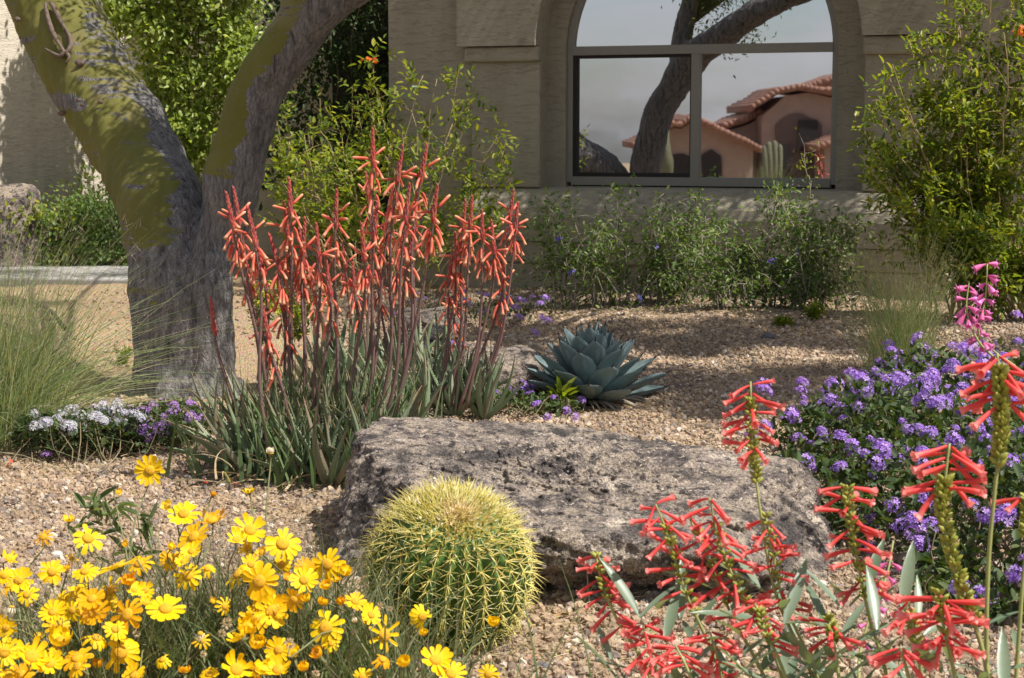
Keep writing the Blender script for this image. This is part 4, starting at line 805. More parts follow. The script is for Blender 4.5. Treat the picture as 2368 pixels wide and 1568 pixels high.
# open shrub left of the window, in front of the dark entry
st = []
tips = [(860, 140), (845, 200), (820, 230), (1065, 150), (1010, 180), (975, 170), (960, 260), (1085, 230), (1040, 290), (1150, 320), (1165, 350), (1180, 410), (1120, 430), (900, 330), (780, 280), (740, 300), (700, 310), (660, 330), (700, 400), (1060, 470), (1000, 440), (940, 480), (860, 420), (800, 380), (740, 440), (690, 470), (1130, 520), (1010, 540), (1090, 540), (900, 540), (820, 520), (650, 420), (770, 520)]
for (x, y) in tips:
    Y = 12.0 + random.uniform(-.3, .3); bx = 900 + (x - 900) * .25 + random.uniform(-40, 40); b = np.array([(bx - 1183.5) / FPX * Y, Y, 0]); t = at(x, y, Y); st.append([b, b + (t - b) * .45 + [random.uniform(-.1, .1), 0, .05], t])
mid = shrub('open_shrub', 'airy shrub with arching twigs between the dark entry and the window', 'shrub', st, M['leaf_tecoma'], M['gold_twig'], 17, .062, .52, .006, 7, .20, pinn=2, lo=.55, clump=.03)
blossoms(mid, 'blossom', [at(848, 135, 11.6), at(868, 140, 11.6)], .012, M['orange'])
st = []
for i in range(26):
    x = random.uniform(630, 900); y = random.uniform(200, 520); Y = 12.8; b = np.array([(780 + (x - 780) * .5 - 1183.5) / FPX * Y, Y, 0]); st.append([b, b + (at(x, y, Y) - b) * .5, at(x, y, Y + random.uniform(-.4, .2))])
shrub('twiggy_shrub', 'twiggy green shrub in the shaded entry behind the aloe spikes', 'shrub', st, M['leaf_tecoma'], M['gold_twig'], 20, .055, .55, .005, 8, .22, pinn=2, lo=.35)
# vines
def vine(name, label, pts_fn, n, L, mat, cat='vine', strands=40):
    lv = MB(); tm = MB(); P = np.array([pts_fn() for _ in range(n)]); root = thing(name, [P[:, 0].mean(), P[:, 1].mean(), 0], label, cat)
    cl = P[:max(20, n // 55)]; idx = rng.integers(0, len(cl), n); mixm = rng.random(n) < .55; P = np.where(mixm[:, None], cl[idx] + rng.normal(0, .09, (n, 3)) * [1, .7, 1], P)
    leafset(lv, P, norm(rng.normal(0, .7, (n, 3)) + np.array([.25, -.5, -.35])), L * rng.uniform(.6, 1.2, n), .55, jit=.45, up=SUN * .8 + np.array([0, -.35, 0]))
    for i in range(strands):
        p = cl[i % len(cl)]; tube(tm, curve([p + [0, .1, 0], p + [random.uniform(-.1, .1), .02, -.2], p + [random.uniform(-.15, .15), 0, -.45]], 6), np.linspace(.006, .002, 6), 4)
    part('foliage', lv, mat, root)['kind'] = 'stuff'; part('runners', tm, M['twig'], root); return root
def rnd_in(poly_fn): return poly_fn
def vine_lit():
    while True:
        x, y = random.uniform(225, 640), random.uniform(-330, 500)
        lim_l = np.interp(y, [-300, 0, 200, 350, 500], [215, 230, 300, 380, 440]); lim_r = np.interp(y, [-300, 0, 80, 200, 300, 500], [640, 590, 590, 560, 540, 520])
        if lim_l < x < lim_r:
            b = mnoise.noise(Vector((x * .012, y * .012, 2.2)))
            if b > random.uniform(-.75, .25): return at(x, y, 14.85 - .35 * b - .5 * random.random() + (.25 if y > 380 else 0))
vine('climbing_vine', 'sunlit glossy green vine covering the wall between the two limbs', vine_lit, 26000, .060, M['leaf_vine'])
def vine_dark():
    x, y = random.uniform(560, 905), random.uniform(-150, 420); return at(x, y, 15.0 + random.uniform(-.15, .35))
vine('climbing_vine', 'dark shaded vine on the entry wall above the airy shrub', vine_dark, 5200, .065, M['leaf_vine_shade'])
def vine_low():
    while True:
        x = random.uniform(150, 310); y = random.uniform(340, 620)
        if random.random() < np.interp(x, [150, 200, 260, 310], [.15, .5, .9, 1]) * np.interp(y, [340, 420, 620], [.35, .6, 1]): return at(x, y, 14.65 + .0035 * (x - 150) + random.uniform(-.2, .1))
vine('climbing_vine', 'sparse vine hanging on the sunlit wall left of the trunk', vine_low, 1500, .05, M['leaf_vine'])
# bushes along the far path
def hedge_pts(x0, x1, y0, y1, Y, d):
    def f():
        while True:
            x, y = random.uniform(x0, x1), random.uniform(y0, y1); top = y0 + (y1 - y0) * .3 * (abs((x - (x0 + x1) / 2) / ((x1 - x0) / 2)) ** 2) + 18 * math.sin(x * .06)
            if y > top: return at(x, y, Y + random.uniform(-d, d))
    return f
vine('path_bush', 'low olive green bush beside the concrete path at the far left', hedge_pts(-80, 190, 470, 626, 14.15, .2), 4200, .05, M['leaf_tecoma'], 'bush')
vine('path_bush', 'low green bush beside the path next to the trunk', hedge_pts(90, 345, 450, 626, 14.2, .25), 4200, .05, M['leaf_bush'], 'bush')
# spurge with yellow green heads and small weeds near the tree
def weed(name, label, px, py, h, n, L, mat, cat='weed', spread=.1):
    b = gnd(px, py); root = thing(name, b, label, cat); lv = MB()
    for i in range(n):
        tm = MB()
        a = random.uniform(0, 6.28); t = b + np.array([math.cos(a) * spread * random.random(), math.sin(a) * spread * random.random(), h * random.uniform(.6, 1)]); c = curve([b, (b + t) / 2 + [0, 0, .02], t], 7); tube(tm, c, np.linspace(.003, .0015, 7), 4); part('stem', tm, M['twig'], root); k = 26
        p = c[rng.integers(1, 7, k)]; leafset(lv, p, norm(rng.normal(0, 1, (k, 3)) + [0, 0, .5]), L * rng.uniform(.7, 1.2, k), .28)
    part('leaves', lv, mat, root)['kind'] = 'stuff'; return root, b
sp, b = weed('spurge_plant', 'bushy spurge with yellow green flower heads between trunk and aloe', 605, 800, .30, 14, .045, M['leaf_bush'], 'spurge', .13)
M['ygreen'] = leafmat('spurge_head', [(.50, .48, .05), (.60, .55, .08), (.38, .42, .05)], .5, .3)
for i in range(22):
    mb = MB(); c = at(random.uniform(575, 640), random.uniform(660, 725), b[1] + random.uniform(-.1, .05)); leafset(mb, c + rng.normal(0, .012, (16, 3)), norm(rng.normal(0, 1, (16, 3)) + [0, -.3, 1]), .02, .8); part('flower_head', mb, M['ygreen'], sp)
weed('green_weed', 'leafy green weed under the coral spikes behind the aloe', 690, 790, .28, 12, .05, M['leaf_tecoma'], 'weed', .2)
weed('green_weed', 'small green weed at the foot of the dense bush', 1880, 752, .12, 7, .05, M['leaf_tecoma'], 'weed', .06)
weed('green_weed', 'small pale weed on the gravel below the bushes', 1808, 765, .06, 6, .05, M['leaf_tecoma'], 'weed', .05)
weed('green_weed', 'small green sprout on the gravel right of the agave', 1300, 955, .10, 3, .09, M['leaf_tecoma'], 'weed', .03)
weed('green_weed', 'little yellow green weed at the left side of the trunk', 285, 860, .14, 6, .04, M['leaf_tecoma'], 'weed', .08)
# grasses
M['grass'] = leafmat('grass_blade', [(.17, .25, .09), (.24, .31, .13), (.36, .37, .19), (.13, .20, .08), (.44, .41, .25)], .5, .3)
M['plume'] = leafmat('grass_plume', [(.32, .20, .22), (.40, .28, .28), (.45, .36, .28)], .8, .3, tcol=(1, 1, 1))
gb = gnd(0, 1030)
grass1 = thing('ornamental_grass', gb, 'large fountain of thin green grass blades at the left edge', 'grass')
mb = MB(); n = 1400; a = rng.uniform(0, 6.283, n); B = gb + np.stack([rng.normal(0, .10, n), rng.normal(0, .10, n), np.zeros(n)], 1); k = rng.random(n) ** 1.25
D = norm(np.stack([np.cos(a) * k * .95 + .13, np.sin(a) * k * .7, .28 + (1 - k) * 1.0 + rng.uniform(0, .3, n)], 1)); bend = np.stack([np.cos(a) * .15 + .10, np.sin(a) * .1, -.34 * k - rng.uniform(0, .15, n)], 1)
Pt = ribbons(mb, B, D, rng.uniform(.40, 1.05, n), bend, rng.uniform(.0011, .0024, n)); part('blades', mb, M['grass'], grass1)['kind'] = 'stuff'
mb = MB(); tops = Pt[:160, -1]; n2 = 160 * 20; B = np.repeat(Pt[:160, -2], 20, 0) + rng.normal(0, .022, (n2, 3)) * [1, 1, 2.2]; ribbons(mb, B, norm(rng.normal(0, .6, (n2, 3)) + [0, 0, .7]), rng.uniform(.01, .05, n2), np.zeros((n2, 3)), np.full(n2, .0006), 3); part('plumes', mb, M['plume'], grass1)['kind'] = 'stuff'
gb = gnd(2085, 868); grass2 = thing('ornamental_grass', gb, 'wispy upright grass clump on the gravel beside the lantana', 'grass')
mb = MB(); n = 620; a = rng.uniform(0, 6.283, n); k = rng.random(n); B = gb + np.stack([rng.normal(0, .07, n), rng.normal(0, .07, n), np.zeros(n)], 1)
D = norm(np.stack([np.cos(a) * k * .55, np.sin(a) * k * .5, np.ones(n)], 1)); Pt = ribbons(mb, B, D, rng.uniform(.3, .75, n), np.stack([np.cos(a) * .15, np.sin(a) * .1, -.05 * k], 1), rng.uniform(.001, .002, n)); part('blades', mb, M['grass'], grass2)['kind'] = 'stuff'
mb = MB(); n2 = 220 * 8; B = np.repeat(Pt[:220, -2], 8, 0) + rng.normal(0, .015, (n2, 3)) * [1, 1, 2]; ribbons(mb, B, norm(rng.normal(0, .6, (n2, 3)) + [0, 0, .8]), rng.uniform(.01, .04, n2), np.zeros((n2, 3)), np.full(n2, .0007), 3); part('plumes', mb, M['dry_grass'], grass2)['kind'] = 'stuff'

# ------------------------------------------------------------------ lantana and verbena
def mk_floret(name, c0, c1, c2): return leafmat(name, [c0, c1, c2], .55, .25, tcol=(1, 1, 1))
M['purple'] = mk_floret('lantana_purple', (.32, .155, .60), (.41, .22, .68), (.50, .33, .72)); M['white'] = mk_floret('verbena_white', (.52, .52, .54), (.64, .63, .66), (.50, .44, .60)); M['lilac'] = mk_floret('verbena_lilac', (.46, .24, .62), (.55, .32, .68), (.40, .20, .58))
M['leaf_lant'] = leafmat('lantana_leaf', [(.045, .075, .028), (.07, .11, .035), (.035, .06, .022), (.10, .13, .05)], .5, .25)
def cluster(mat, seed, n=19):
    r = np.random.default_rng(seed); i = np.arange(n); z = 1 - i / n * .95; a = i * 2.4 + r.random(n) * .3; rr = np.sqrt(1 - z * z); d = np.stack([rr * np.cos(a), rr * np.sin(a), z], 1); ex = norm(np.cross(d, r.normal(0, 1, (n, 3)))); ey = np.cross(d, ex); mb = MB()
    scatter(mb, FL5, FL5F, d * [.86, .86, .58] * r.uniform(.75, 1.12, (n, 1)), ex, ey, d, np.full((n, 3), .30) * r.uniform(.65, 1.2, (n, 1))); return mb.mesh('flower_cluster', mat)
CL = {k: [cluster(M[k], j, 14 + 3 * j) for j in range(4)] for k in ('purple', 'white', 'lilac')}
def patch(name, label, cat, zone, kind, nfl, r, leafn, leafL, hfun, leafm='leaf_lant', group=None, fixed=()):
    """zone(): random ground xy; hfun(x,y): canopy height."""
    xy = np.array([zone() for _ in range(leafn)]); h = np.array([hfun(*p) for p in xy]); root = thing(name, gp(*xy.mean(0)), label, cat, group)
    z = h * (1 - .75 * rng.random(leafn) ** 1.6); P = np.stack([xy[:, 0], xy[:, 1], gz(xy[:, 0], xy[:, 1]) + z + .005], 1); lv = MB(); leafset(lv, P, norm(rng.normal(0, .8, (leafn, 3)) + [0, -.1, .35]), leafL * rng.uniform(.6, 1.25, leafn), .62, jit=.5); part('foliage', lv, M[leafm], root)['kind'] = 'stuff'
    tm = MB()
    for i in range(min(160, leafn // 12)): p = P[i]; q = np.array([p[0] + random.uniform(-.12, .12), p[1] + random.uniform(-.12, .12), float(gz(p[0], p[1]))]); tube(tm, curve([q, (p + q) / 2 + rng.normal(0, .02, 3), p + [0, 0, .02]], 5), np.linspace(.003, .0015, 5), 3, cap=False)
    part('stems', tm, M['twig'], root)['kind'] = 'stuff'
    def put(p, rr): d = norm(rng.normal(0, .35, 3) + [.05, -.35, 1]); inst('flower_cluster', random.choice(CL[kind]), root, frameM(p, np.cross(d, [1, .2, 0]), d, rr))
    for i in range(nfl):
        x, y = zone(); hh = hfun(x, y); put(np.array([x, y, float(gz(x, y)) + hh * random.uniform(.8, 1.12) + .01]), r * random.choice((.5, .7, .85, 1., 1.12)) * random.uniform(.9, 1.1))
    for (px, py, Y) in fixed: put(at(px, py, Y), r * random.uniform(.85, 1.1))
    return root
def lant_zone():
    while True:
        y = 3.85 + 2.9 * random.random(); x = random.uniform(.7, .32 * y + .25); left = np.interp(y, [3.85, 4.2, 4.6, 5.2, 5.9, 6.3, 6.8], [1.10, 1.0, .93, .90, .90, 1.12, 1.45])
        if x > left + .06 * math.sin(y * 9): return x, y
lh = lambda x, y: .10 + .17 * sm(0, .32, x - np.interp(y, [3.85, 4.2, 4.6, 5.2, 5.9, 6.3, 6.8], [1.10, 1.0, .93, .90, .90, 1.12, 1.45])) + .04 * math.sin(x * 9 + y * 5)
fx = [(2055, 800, 6.9), (2082, 842, 6.8), (1855, 885, 6.5), (1762, 892, 6.4), (1768, 905, 6.3), (1912, 905, 6.4), (1850, 905, 6.4), (2190, 840, 6.4), (2240, 800, 6.5), (2260, 820, 6.4), (2280, 815, 6.3), (2220, 810, 6.4), (2300, 845, 6.2), (2350, 730, 6.8), (1830, 960, 5.9), (1770, 985, 5.6), (1740, 1005, 5.5), (2050, 880, 6.2), (2030, 905, 6.2), (2120, 905, 6.2), (1905, 1145, 4.9), (2020, 1205, 4.7), (2005, 1270, 4.5)]
patch('lantana_shrub', 'wide trailing lantana mound covered in purple flower clusters', 'lantana', lant_zone, 'purple', 295, .035, 9500, .036, lh, fixed=fx)
def disc_zone(px, py, rx, ry):
    c = gnd(px, py)
    def f():
        a = random.uniform(0, 6.28); r = math.sqrt(random.random()); return c[0] + rx * r * math.cos(a), c[1] + ry * r * math.sin(a)
    return f
patch('lantana_patch', 'purple lantana sprigs on the gravel behind the tall coral spikes', 'lantana', disc_zone(1110, 740, .55, .7), 'purple', 26, .030, 420, .03, lambda x, y: .10, group='small lantana patches', fixed=[(1190, 712, 9.4), (1250, 735, 9.3), (1268, 742, 9.3), (1235, 770, 9.0), (1200, 735, 9.2)])
patch('lantana_patch', 'low purple lantana between the boulder and the agave', 'lantana', disc_zone(1215, 950, .24, .22), 'purple', 17, .022, 700, .028, lambda x, y: .06, group='small lantana patches', fixed=[(1265, 965, 6.6), (1310, 950, 6.7), (1330, 965, 6.6), (1210, 885, 6.9)])
patch('lantana_patch', 'scattered purple lantana flowers among the aloe leaves', 'lantana', disc_zone(985, 880, .22, .4), 'purple', 11, .024, 400, .03, lambda x, y: .12, group='small lantana patches')
patch('verbena_patch', 'lilac flowered verbena at the foot of the trunk', 'verbena', disc_zone(375, 1020, .19, .30), 'lilac', 30, .032, 1500, .028, lambda x, y: .085)
patch('verbena_patch', 'white flowered verbena under the grass blades', 'verbena', disc_zone(190, 1048, .24, .16), 'white', 44, .029, 1500, .028, lambda x, y: .12)
patch('verbena_patch', 'single lilac bloom on the gravel below the left grass', 'verbena', disc_zone(104, 1068, .02, .02), 'lilac', 1, .022, 14, .02, lambda x, y: .02)

# ------------------------------------------------------------------ yellow daisies in the foreground
M['petal'] = leafmat('yellow_petal', [(.92, .58, .003), (.94, .67, .010), (.90, .50, .003), (.93, .62, .004), (.84, .40, .004)], .55, .3, True, tcol=(1, 1, .6)); M['disc'] = plain('daisy_disc', (.72, .34, .012), .8, .5, 400, .4); M['faded'] = leafmat('faded_petal', [(.72, .62, .42), (.80, .74, .60)], .7, .3, True, tcol=(1, 1, 1)); M['seed'] = leafmat('seed_head', [(.55, .42, .28), (.66, .56, .42), (.42, .30, .18)], .9, .2)
M['d_stem'] = plain('daisy_stem', (.16, .17, .07), .6, .3); M['d_leaf'] = leafmat('daisy_leaf', [(.11, .16, .06), (.16, .21, .09), (.08, .12, .05), (.22, .24, .13)], .5, .3)
def corolla(np_, lift, seed, width=1., mat='petal', drop=.0):
    r = random.Random(seed); mb = MB(); V = [(0, 0, -.02)]; F = []; st = 2 * math.pi / np_; V += [(.2 * math.cos(k * st - st / 2), .2 * math.sin(k * st - st / 2), .02) for k in range(np_)]
    for k in range(np_):
        a = k * st + r.uniform(-.08, .08); L = r.uniform(.84, 1.07) * (.62 if r.random() < .05 else 1); w = min(.36, .76 * st) * width * r.uniform(.7, 1.1); lf = lift + r.uniform(-.25, .25); o = len(V)
        def P(t, s, dz=0.): rad = .2 + (L - .2) * t * math.cos(lf * t); z = .02 + (L - .2) * t * math.sin(lf * t) + dz - drop * t * t; return (rad * math.cos(a) - s * w * math.sin(a), rad * math.sin(a) + s * w * math.cos(a), z)
        V += [P(.45, -.42, .03), P(.45, 0, -.02), P(.45, .42, .03), P(.85, -.5, .02), P(.85, 0, -.02), P(.85, .5, .02), P(.99, -.33), P(1.02, 0, -.01), P(.99, .33)]
        b0, b1 = 1 + k, 1 + (k + 1) % np_; F += [(b0, o + 1, o), (b0, b1, o + 1), (b1, o + 2, o + 1), (o, o + 1, o + 4, o + 3), (o + 1, o + 2, o + 5, o + 4), (o + 3, o + 4, o + 7, o + 6), (o + 4, o + 5, o + 8, o + 7), (0, b1, b0)]
    mb.add(V, F); return mb.mesh('corolla', M[mat])
COR = {'open': [corolla(13, .18, 1), corolla(15, .05, 2), corolla(12, .3, 3, .95), corolla(14, -.15, 4), corolla(13, -.45, 21, .9, 'petal', .12), corolla(11, .55, 22, .85), corolla(14, .1, 23, 1., 'petal', .2), corolla(12, -.25, 24, .8)], 'cup': [corolla(12, 1.05, 5), corolla(13, 1.3, 6), corolla(11, .85, 7)], 'sparse': [corolla(9, .1, 8, .62), corolla(10, -.3, 9, .7)], 'white': [corolla(9, -.9, 10, .8, 'faded', .2), corolla(10, 1.35, 11, .9, 'faded')]}
mb = MB(); dv = []; nr = 6
for i in range(nr + 1):
    a = i / nr * math.pi / 2
    for j in range(14): q = j / 14 * 6.2832; rr = .33 * math.cos(a) * (1 + .06 * ((i + j) % 2)); dv.append((rr * math.cos(q), rr * math.sin(q), .03 + .17 * math.sin(a) + .015 * ((i + j) % 2)))
I = np.arange(nr)[:, None] * 14 + np.arange(14)[None]; J = np.arange(nr)[:, None] * 14 + (np.arange(14)[None] + 1) % 14; mb.add(dv, np.stack([I, J, J + 14, I + 14], -1).reshape(-1, 4)); DISC = mb.mesh('disc', M['disc'])
mb = MB(); n = 70; d = norm(rng.normal(0, 1, (n, 3)) + [0, 0, .5]); ex, ey, ez = frames(d); scatter(mb, LEAF4, LEAF4F, d * .25, ex, ey, ez, np.stack([np.full(n, .18), np.full(n, .6), np.full(n, .3)], 1)); SEED = mb.mesh('seed_head', M['seed'])
mb = MB(); tube(mb, [(0, 0, -.30), (0, 0, -.18), (0, 0, -.02), (0, 0, .05)], [.06, .2, .3, .2], 9); CALYX = mb.mesh('calyx', M['d_stem'])
c1 = [(1040, 130, 85, 'o'), (610, 600, 95, 'o'), (300, 590, 60, 's'), (480, 480, 45, 'c'), (820, 280, 25, 'c'), (1475, 305, 28, 'c'), (1730, 285, 42, 'c'), (1875, 15, 50, 'w'), (1165, 380, 42, 'c'), (1275, 430, 88, 'o'), (1470, 475, 90, 'o'), (1345, 590, 100, 'o'), (1185, 670, 36, 'c'), (1330, 690, 60, 'o'), (1270, 760, 45, 'o'), (1305, 860, 85, 'o'), (1440, 810, 50, 'o'), (1735, 545, 100, 'o'), (1640, 610, 70, 'o'), (1720, 670, 60, 'o'), (1820, 700, 40, 'c'), (1960, 640, 105, 'o'), (60, 745, 60, 'o'), (360, 830, 75, 'o'), (460, 825, 45, 'c'), (590, 830, 75, 'o'), (820, 800, 122, 'o'), (890, 910, 60, 'c'), (1010, 960, 55, 'o'), (130, 890, 80, 'o'), (60, 930, 60, 'o'), (190, 990, 65, 'o'), (80, 1080, 42, 'w'), (30, 860, 50, 'o'), (40, 1220, 60, 'o'), (435, 1040, 70, 'o'), (370, 1110, 80, 'o'), (550, 950, 60, 'o'), (500, 1100, 60, 'o'), (640, 1020, 80, 'o'), (720, 1040, 80, 'o'), (640, 1120, 70, 'o'), (400, 1210, 80, 'o'), (885, 1130, 110, 'o'), (1010, 1050, 45, 'c'), (1150, 1090, 110, 'o'), (800, 1230, 70, 'o'), (670, 1290, 80, 'o'), (840, 1390, 115, 'o'), (30, 1390, 90, 'o'), (220, 1420, 120, 'o'), (370, 1390, 60, 'o'), (540, 1490, 80, 'o'), (680, 1490, 50, 'c'), (270, 1290, 35, 'c'), (930, 1550, 70, 'o'), (1280, 1535, 50, 'c'), (1450, 1540, 60, 'o'), (1640, 1510, 110, 'o'), (1790, 1510, 60, 'o'), (1930, 1510, 95, 'o'), (2110, 1510, 50, 'c'), (1770, 1150, 95, 'o'), (1560, 1070, 60, 's'), (1480, 1040, 30, 'c'), (1830, 1000, 60, 'o'), (1920, 1080, 70, 'o'), (1650, 850, 90, 'o'), (1800, 900, 110, 'o'), (1740, 780, 60, 'o'), (1950, 780, 60, 'o'), (2110, 800, 60, 'o'), (2110, 890, 80, 'o'), (2000, 880, 40, 'c'), (2270, 780, 95, 'o'), (2260, 940, 50, 'c'), (2130, 1030, 40, 'c'), (2230, 1060, 45, 'c'), (2350, 1050, 40, 'c'), (2260, 1220, 105, 'o'), (2300, 1330, 55, 'o'), (2210, 1410, 55, 'c'), (2340, 900, 40, 'c'), (1390, 1260, 40, 'w'), (500, 740, 40, 's'), (870, 640, 28, 'c'), (1570, 1190, 50, 'd'), (945, 1260, 35, 'd'), (1410, 1405, 30, 'd'), (2010, 1330, 48, 'd'), (1870, 1370, 36, 'd'), (1540, 1260, 36, 'd'), (2190, 1540, 36, 'd'), (150, 1540, 70, 'o'), (60, 1540, 60, 'o')]
c2 = [(20, 850, 60, 'c'), (100, 1040, 65, 'o'), (20, 1040, 30, 'c'), (210, 1130, 65, 'o'), (270, 1070, 36, 'd'), (95, 1180, 36, 'w'), (190, 1180, 45, 'c'), (300, 1270, 110, 's'), (345, 1090, 24, 'd'), (95, 1250, 28, 'd'), (565, 1140, 75, 'o'), (570, 1265, 40, 'c'), (1055, 1200, 52, 'c'), (290, 1440, 60, 'o'), (430, 1480, 60, 'c'), (655, 1445, 100, 'o'), (765, 1540, 90, 'o'), (1025, 1445, 52, 'w'), (1025, 1540, 65, 'o'), (150, 1560, 60, 'o')]
FLW = [(x * .3332, 1045 + y * .3332, r * .3332, k) for x, y, r, k in c1] + [(787.7 + x * .3332, 1045 + y * .3332, r * .3332, k) for x, y, r, k in c2]
for _ in range(24):
    x, y = random.uniform(0, 790), random.uniform(1270, 1568)
    if y > np.interp(x, [0, 150, 500, 700, 790], [1330, 1300, 1290, 1380, 1480]): FLW.append((x, y, random.uniform(18, 34), random.choice('ooooccs')))
PL = [(60, 3.15, 'yellow daisy plant cut off by the left edge of the picture'), (180, 3.25, 'yellow daisy plant second in from the left edge'), (300, 3.35, 'yellow daisy plant with the single tall bloom rising over the gravel'), (455, 3.4, 'yellow daisy plant left of the spent seed heads'), (590, 3.4, 'yellow daisy plant with the densest blooms below the aloe'), (735, 3.35, 'yellow daisy plant beside the left flank of the barrel cactus'), (890, 3.15, 'yellow daisy plant in front of the left half of the barrel cactus'), (1090, 3.1, 'yellow daisy plant in front of the right half of the barrel cactus')]
plants = []
for (px, Y, lab) in PL:
    b = gp((px - 1183.5) / FPX * Y, Y); plants.append((px, Y, b, thing('daisy_plant', b, lab, 'daisy plant', 'yellow daisies in the foreground')))
for (px, py, rp, kd) in FLW:
    Y = float(np.interp(py, [1060, 1200, 1400, 1568], [3.5, 3.4, 3.12, 2.92])) + random.uniform(-.1, .1); p = at(px, py, Y); r = rp * Y / FPX * (1.3 if kd in 'os' else 1.15)
    _, PY, b, root = min(plants, key=lambda q: abs(q[0] - px) + (0 if py > 1090 or px > 400 else 0))
    d = norm(np.array([.12, -.72, .66]) + rng.normal(0, .28, 3)) if kd in 'os' else norm(np.array([.05, -.35, 1]) + rng.normal(0, .3, 3))
    Mx = frameM(p, np.cross(d, [1, .1, 0]), d, r * (1.0 if kd != 'c' else 1.25), 0) @ Matrix.Rotation(random.uniform(0, 6), 4, 'Z')
    bb = b + np.array([random.uniform(-.05, .05), random.uniform(-.05, .05), 0]); tm = MB(); neck = p - d * r * .28
    tube(tm, curve([bb, bb + (neck - bb) * .55 + rng.normal(0, .02, 3) + [0, 0, .05], neck - d * .02, neck], 10), np.linspace(.0021, .0014, 10), 5); part('stem', tm, M['d_stem'], root)
    if kd == 'd': inst('seed_head', SEED, root, Mx); continue
    fl = inst('flower', random.choice(COR[{'o': 'open', 's': 'sparse', 'c': 'cup', 'w': 'white'}[kd]]), root, Mx); inst('disc', DISC, fl, Mx @ Matrix.Diagonal((1.25, 1.25, 1.5, 1)) if kd in 'cw' else Mx); inst('calyx', CALYX, fl, Mx)
for i, (px, Y, b, root) in enumerate(plants):
    n = [380, 380, 420, 520, 620, 420, 160, 40][i]; mb = MB(); a = rng.uniform(0, 6.283, n); k = rng.random(n); B = b + np.stack([rng.normal(0, .10, n), rng.normal(0, .09, n), np.zeros(n)], 1); ribbons(mb, B, norm(np.stack([np.cos(a) * k * .9, np.sin(a) * k * .9, np.ones(n)], 1)), rng.uniform(.10, .34, n), np.stack([np.cos(a) * .2, np.sin(a) * .2, -.1 * k], 1), rng.uniform(.0012, .0034, n), 6); part('leaves', mb, M['d_leaf'], root)['kind'] = 'stuff'
    mb = MB(); n = n // 4; B = b + np.stack([rng.normal(0, .12, n), rng.normal(0, .1, n), np.zeros(n)], 1); ribbons(mb, B, norm(np.stack([rng.normal(0, .4, n), rng.normal(0, .4, n), np.ones(n)], 1)), rng.uniform(.15, .38, n), rng.normal(0, .1, (n, 3)), np.full(n, .0012), 6); part('dry_stems', mb, M['twig'], root)['kind'] = 'stuff'
# leafy stems of another plant among the daisies
st = [[gnd(280, 1420), at(268, 1300, 3.95), at(262, 1170, 3.95)], [gnd(285, 1420), at(320, 1290, 3.9), at(322, 1175, 3.9)], [gnd(280, 1420), at(230, 1290, 3.9), at(205, 1160, 3.9)]]
shrub('narrow_leaf_plant', 'narrow leaved green plant standing in gravel above the daisies', 'plant', st, M['d_leaf'], M['d_stem'], 26, .06, .22, .003, 2, .05, lo=.2, clump=.012)

# ------------------------------------------------------------------ red and pink penstemons
M['red'] = mk_tubeflower('penstemon_red', (.68, .05, .05), (.84, .095, .085), (.88, .27, .24), .7, 1.05); M['pinkfl'] = mk_tubeflower('penstemon_pink', (.62, .10, .28), (.74, .17, .42), (.80, .26, .52), .7, 1.05)
M['p_stem'] = plain('penstemon_stem', (.27, .29, .10), .5, .3); M['capsule'] = leafmat('capsule', [(.33, .34, .06), (.42, .42, .10), (.26, .28, .05)], .5, .2); M['p_leaf'] = leafmat('penstemon_leaf', [(.15, .21, .14), (.20, .26, .18), (.11, .17, .10)], .4, .25, True, spec=.6)
def trumpet(bend, lobes, mat, r0=.038, r1=.074, flare=.085):
    mb = MB(); t = np.linspace(0, 1, 7); pts = np.stack([0 * t, t * .9, -bend * t * t], 1); tube(mb, pts, np.interp(t, [0, .25, .7, 1], [r0, r0 * 1.25, r1, r1 * 1.08]), 9, cap=False)
    for k in range(5):
        a = k * 1.2566 + .3; c = pts[-1]; e = np.array([math.cos(a), 0, math.sin(a)]); s_ = np.array([-math.sin(a), 0, math.cos(a)]); q = c + e * r1
        mb.add([q - s_ * .07, q + s_ * .07, q + e * flare * .55 + s_ * .06 + [0, lobes, 0], q + e * flare + [0, lobes * .9, 0], q + e * flare * .55 - s_ * .06 + [0, lobes, 0]], [(0, 1, 2, 4), (4, 2, 3)])
    return mb.mesh('flower', M[mat])
RED = [trumpet(.05, .10, 'red'), trumpet(.16, .10, 'red'), trumpet(.10, .12, 'red', flare=.10), trumpet(-.06, .11, 'red')]; PNK = [trumpet(.08, .06, 'pinkfl', .08, .24, .34), trumpet(.15, .08, 'pinkfl', .08, .22, .30)]
mb = MB(); nu = 9; V = []
for i in range(nu + 1):
    t = i / nu; w = .19 * (math.sin(math.pi * min(1, t * .92 + .06)) ** .8) * (1 - .25 * t); V += [(-w / 2, t, -.12 * t * t + .05 * w), (0, t, -.12 * t * t - .02), (w / 2, t, -.12 * t * t + .05 * w)]
F = []; [F.extend([(3 * i, 3 * i + 1, 3 * i + 4, 3 * i + 3), (3 * i + 1, 3 * i + 2, 3 * i + 5, 3 * i + 4)]) for i in range(nu)]; mb.add(V, F); PLEAF = mb.mesh('leaf', M['p_leaf'])
